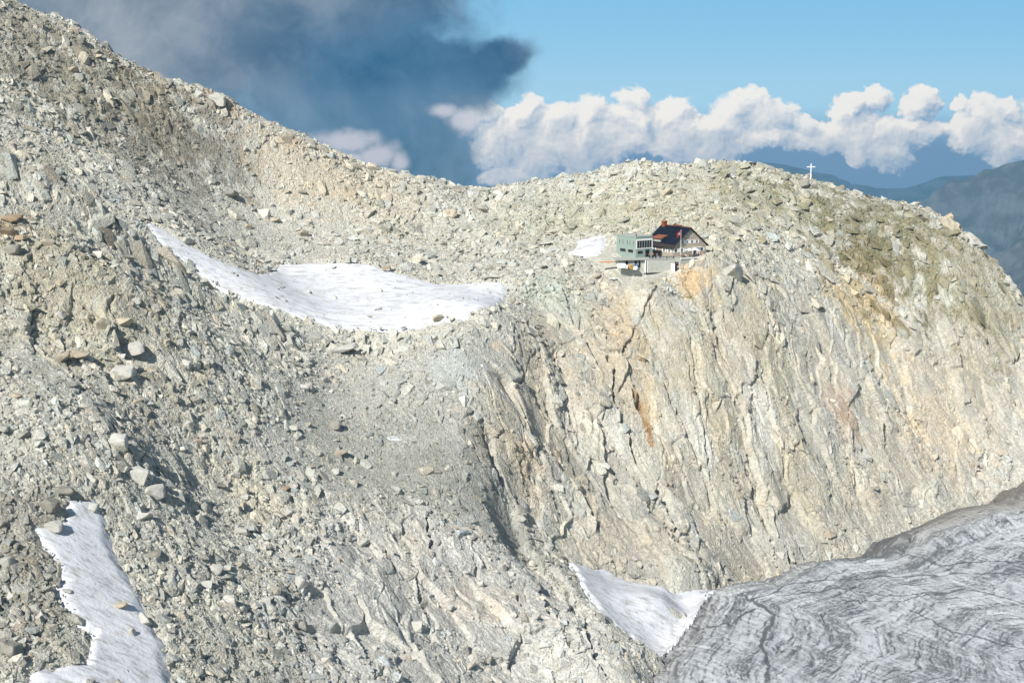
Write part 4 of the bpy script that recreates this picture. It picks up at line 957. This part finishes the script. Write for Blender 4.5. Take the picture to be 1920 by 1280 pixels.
# ------------------------------------------------------------------ the boulders one can pick out
BOULDERS = [
    (20, 412, 40, 22, 'brown', 'brown slab boulder topmost in the cluster at the left edge'),
    (16, 436, 30, 26, 'brown', 'brown blocky boulder in the middle of the left edge cluster'),
    (42, 448, 24, 22, 'brown', 'small reddish boulder right of the brown cluster at the left edge'),
    (26, 474, 34, 24, 'dark', 'dark boulder below the brown cluster at the left edge'),
    (90, 460, 24, 22, 'tan', 'lone tan boulder on fine rubble right of the brown cluster'),
    (150, 660, 34, 26, 'tan', 'square tan boulder casting a deep shadow, right one of the pair'),
    (118, 662, 32, 24, 'tan', 'square tan boulder, left one of the pair with the deep shadow'),
    (194, 624, 26, 34, 'tan', 'tall narrow tan boulder standing on the left slope'),
    (232, 606, 34, 26, 'tan', 'tan boulder with a black shadow on its right above the tall narrow one'),
    (245, 645, 52, 34, 'grey', 'long ribbed grey slab leaning beside the tall narrow boulder'),
    (230, 695, 50, 36, 'pale', 'broad pale slab below the ribbed grey one'),
    (432, 362, 26, 26, 'dark', 'dark hollow sided boulder on the slope above the basin snow'),
    (496, 398, 26, 20, 'pale', 'smooth pale boulder at the foot of the slope above the basin snow'),
    (222, 836, 40, 36, 'pale', 'pale split boulder with a black shadow on the left slope'),
    (258, 886, 44, 46, 'pale', 'large rounded pale boulder above the lower left snow'),
    (288, 918, 46, 40, 'pale', 'large pale boulder with a bent crack right of the rounded one'),
    (272, 978, 42, 24, 'pale', 'bright white block at the right of the lower left snow'),
    (118, 918, 42, 34, 'dark', 'large dark rounded boulder at the top of the lower left snow'),
    (96, 954, 38, 34, 'dark', 'dark boulder at the upper left edge of the lower left snow'),
    (102, 990, 34, 30, 'grey', 'grey boulder lying on the snow with a blue shadow'),
    (174, 956, 24, 22, 'grey', 'rounded grey boulder alone on the upper part of the lower left snow'),
    (228, 1138, 30, 18, 'tan', 'ribbed brown boulder lying in the middle of the lower left snow'),
    (272, 1166, 36, 18, 'grey', 'flat grey boulder on the snow right of the ribbed brown one'),
    (248, 1192, 14, 16, 'grey', 'small pointed boulder low on the lower left snow'),
    (126, 1110, 18, 8, 'grey', 'flat small stone on the left half of the lower left snow'),
    (285, 1042, 44, 20, 'dark', 'long dark slab with a black right end beside the lower left snow'),
    (22, 1220, 36, 52, 'dark', 'tall dark boulder in the bottom left corner'),
    (560, 1100, 40, 32, 'grey', 'wedge shaped grey boulder on the lower slope'),
    (430, 1135, 30, 28, 'pale', 'bright pale block left of the wedge shaped grey boulder'),
    (496, 1128, 28, 26, 'pale', 'pale block between the bright block and the grey wedge'),
    (405, 1070, 30, 26, 'grey', 'grey boulder with a black hollow beside it right of the lower left snow'),
    (545, 968, 24, 22, 'pale', 'pale boulder casting a black shadow on grey scree'),
    (410, 908, 26, 16, 'dark', 'dark stone alone on pale rubble'),
    (535, 915, 16, 12, 'brown', 'small orange brown stone on grey gravel'),
    (630, 796, 22, 24, 'dark', 'upright dark stone on the middle scree'),
    (640, 650, 66, 20, 'pale', 'long flat pale slab below the basin snow'),
    (640, 848, 30, 18, 'tan', 'tan flat stone on the middle scree'),
    (822, 598, 22, 12, 'tan', 'yellowish rock poking through the front of the basin snow'),
    (724, 504, 14, 8, 'brown', 'small brown rock at the back rim of the basin snow'),
    (408, 188, 30, 40, 'grey', 'large upright grey block on the upper left crest'),
    (418, 168, 12, 26, 'grey', 'thin spike of rock on the skyline of the upper left crest'),
    (165, 50, 24, 20, 'tan', 'tan block on the skyline near the top left corner'),
    (540, 262, 20, 26, 'tan', 'tan block below the left crest'),
    (1370, 515, 44, 38, 'grey', 'large grey boulder below the terrace right of the orange rock'),
    (1250, 362, 24, 18, 'tan', 'reddish boulder on the knoll above the hut'),
    (1508, 346, 24, 22, 'dark', 'dark rocky block at the foot of the summit cross'),
    (1462, 1048, 18, 22, 'pale', 'pale block perched just above the glacier margin'),
    (1482, 1042, 14, 14, 'tan', 'smaller tan block beside the pale one above the glacier margin'),
    (1520, 1043, 12, 9, 'pale', 'tiny pale block at the glacier margin'),
    (1555, 1005, 20, 26, 'tan', 'upright pale slab low on the cliff above the ice'),
]
for b in BOULDERS: boulder(*b[:5], b[5], sink=.3 if b[2] < 40 else .42)
# pinnacle and blocks of the right-hand skyline
def pinnacle(px, py, Y, w, h, lean, label, tone='tan'):
    rr = random.Random(int(px)); bm = bmesh.new()
    for k in range(26):
        t = rr.random() ** .8; a = rr.uniform(0, 6.283); r = (1 - t) ** .75 * .5 + .04
        bm.verts.new((math.cos(a) * r * w + lean * t * h, math.sin(a) * r * w * .6, t * h * rr.uniform(.85, 1.0)))
    r = bmesh.ops.convex_hull(bm, input=bm.verts); bmesh.ops.delete(bm, geom=[v for v in bm.verts if not v.link_faces], context='VERTS')
    bmesh.ops.subdivide_edges(bm, edges=bm.edges, cuts=3, use_grid_fill=True)
    from mathutils import noise
    for v in bm.verts: v.co += Vector((noise.noise(v.co * .5), noise.noise(v.co * .5 + Vector((9, 0, 0))), noise.noise(v.co * .45 + Vector((0, 9, 0))))) * 1.5 + Vector((noise.noise(v.co * 1.6), noise.noise(v.co * 1.6 + Vector((9, 0, 0))), 0)) * .5
    p = W(px, py, Y); o = put('rock_pinnacle', bm, BM[tone]); o.location = p; tag(o, label, 'rock', None)
pinnacle(1782, 452, 515, 13, 10.5, -.12, 'pointed pale rock pinnacle on the right skyline'); pinnacle(1822, 470, 512, 12, 7.5, -.2, 'broad rock tooth right of the pointed pinnacle', 'grey')
pinnacle(1895, 560, 503, 9, 8, -.15, 'pale rock tooth at the right end of the skyline', 'grey')
REG = [('upper', 'angular grey brown boulder among the rubble of the upper left mountain slope', 'boulders on the upper left slope', [(0,60),(150,110),(330,200),(640,330),(860,400),(860,500),(620,470),(400,420),(200,300),(0,240)], 62, (8, 19), ['grey','tan','dark','grey']),
       ('crest', 'jagged block standing on the skyline of the left crest', 'blocks along the left crest', None, 34, (9, 22), ['grey','tan','dark']),
       ('near', 'grey boulder in the rubble of the near left slope between the two large snowfields', 'boulders on the near left slope', [(0,480),(200,470),(420,590),(640,680),(640,900),(300,1000),(220,900),(0,900)], 66, (9, 26), ['grey','grey','pale','tan']),
       ('corner', 'dark grey boulder piled at the left of the lower left snowfield', 'boulders left of the lower snowfield', [(0,1000),(60,1040),(110,1130),(90,1270),(0,1270)], 22, (14, 34), ['grey','dark']),
       ('rib', 'pale boulder lying on the lower rock slabs between the snowfield and the wedge of snow', 'boulders on the lower rock slabs', [(340,1000),(700,960),(1000,1080),(1180,1250),(360,1260)], 40, (10, 28), ['pale','grey','pale']),
       ('knoll', 'weathered boulder on the rounded knoll around the hut', 'boulders on the knoll', [(1000,360),(1350,325),(1700,430),(1850,560),(1600,560),(1400,430),(1340,420),(1040,430)], 44, (6, 14), ['grey','tan','pale'])]
for (k, lab, grp, poly, n, (s0, s1), tones) in REG:
    rr = random.Random(k); c = 0; tries = 0
    while c < n and tries < 4000:
        tries += 1
        if poly is None:
            i = rr.randrange(1, 9); t = rr.random(); a, b_ = SKYL[i], SKYL[i + 1]; px, py = a[0] + (b_[0] - a[0]) * t, a[1] + (b_[1] - a[1]) * t + rr.uniform(2, 26)
        else:
            px, py = rr.uniform(0, 1900), rr.uniform(40, 1270); ins = False
            for i in range(len(poly)):
                (x1, y1), (x2, y2) = poly[i], poly[i - 1]
                if (y1 > py) != (y2 > py) and px < (x2 - x1) * (py - y1) / (y2 - y1) + x1: ins = not ins
            if not ins: continue
        h = hit(px, py)
        if h is None or snow_sdf(h[:1], h[1:2])[0] > -1.5 or abs(px - 1250) < 110 and abs(py - 465) < 50: continue
        w = s0 + (s1 - s0) * rr.random() ** 2.2; boulder(px, py, w, w * rr.uniform(.55, .95), rr.choice(tones), lab, grp, sink=.38); c += 1

# ------------------------------------------------------------------ valley and far ranges
def far_land():
    NX, NZ = 620, 520; u = np.linspace(-.9, .9, NX); Yf = 760 * (14300 / 760) ** np.linspace(0, 1, NZ); U, Y = np.meshgrid(u, Yf); X = U * Y
    def crest(pts, dist):
        q = [((W(px, py, dist).x) / dist, W(px, py, dist).z) for px, py in pts]; return np.interp(U, [a[0] for a in q], [a[1] for a in q])
    z = -1750 + 200 * fbm(X, Y, 4000, 4, seed=301)
    for (pts, dist, slope, sd) in [([(-800,520),(900,470),(1300,430),(1500,450),(1620,412),(1700,378),(1760,352),(1810,332),(1850,319),(1900,316),(1990,300),(2200,340),(3000,420)], 6500, .62, 1),
                                   ([(-800,420),(600,380),(1000,350),(1150,330),(1290,322),(1380,308),(1430,302),(1480,308),(1540,324),(1600,342),(1700,345),(1760,330),(1900,330),(2300,330),(3000,330)], 12000, .5, 2),
                                   ([(1640,640),(1760,520),(1850,470),(1950,440),(2200,400),(3000,420)], 4200, .8, 3)]:
        wob = 700 * fbm(X, Y, 2500, 3, seed=310 + sd); dy = np.abs(Y + wob - dist); rid = fbm(X + .3 * Y, Y * .5, 1500, 6, .52, seed=320 + sd, ridged=True)
        rid2 = fbm(X, Y, 500, 5, .5, seed=330 + sd, ridged=True)
        z = np.maximum(z, crest(pts, dist) + (95 if sd != 2 else 60) * fbm(U * 14000, U * 300 + 50 * sd, 900, 5, .55, seed=350 + sd) - dy * slope + (rid - .5) * np.clip(dy * .6, 0, 620) + (rid2 - .4) * 50 * (sd != 2) )
    zz = z
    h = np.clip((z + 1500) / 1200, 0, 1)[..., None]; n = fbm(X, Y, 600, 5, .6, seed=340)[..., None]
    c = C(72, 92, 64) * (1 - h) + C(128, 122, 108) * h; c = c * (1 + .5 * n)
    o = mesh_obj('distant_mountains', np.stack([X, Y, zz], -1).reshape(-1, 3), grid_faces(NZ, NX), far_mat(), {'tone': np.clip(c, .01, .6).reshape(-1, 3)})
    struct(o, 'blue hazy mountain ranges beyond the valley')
def far_mat():
    m, T, b = new_mat('far_slopes'); a = T.new('ShaderNodeAttribute', attribute_name='tone').outputs['Color']; P = T.new('ShaderNodeTexCoord').outputs['Object']
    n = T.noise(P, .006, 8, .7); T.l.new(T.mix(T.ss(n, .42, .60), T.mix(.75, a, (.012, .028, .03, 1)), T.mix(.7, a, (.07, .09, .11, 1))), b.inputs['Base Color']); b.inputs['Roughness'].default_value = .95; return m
far_land()
# the air: far slopes fade to blue
bm = boxes((-14000, 14000, -300, 14500, -2300, 70)); hz = put('haze', bm, M_WHITE); hz['kind'] = 'stuff'; hz['label'] = 'pale blue air over the valley'
hm = bpy.data.materials.new('blue_air'); hm.use_nodes = True; T = NT(hm.node_tree); T.n.clear(); oo = T.new('ShaderNodeOutputMaterial'); pv = T.new('ShaderNodeVolumePrincipled')
pv.inputs['Color'].default_value = (.17, .40, .62, 1); pv.inputs['Density'].default_value = 1e-4; pv.inputs['Anisotropy'].default_value = 0.0
T.l.new(pv.outputs[0], oo.inputs['Volume']); hz.data.materials.clear(); hz.data.materials.append(hm)
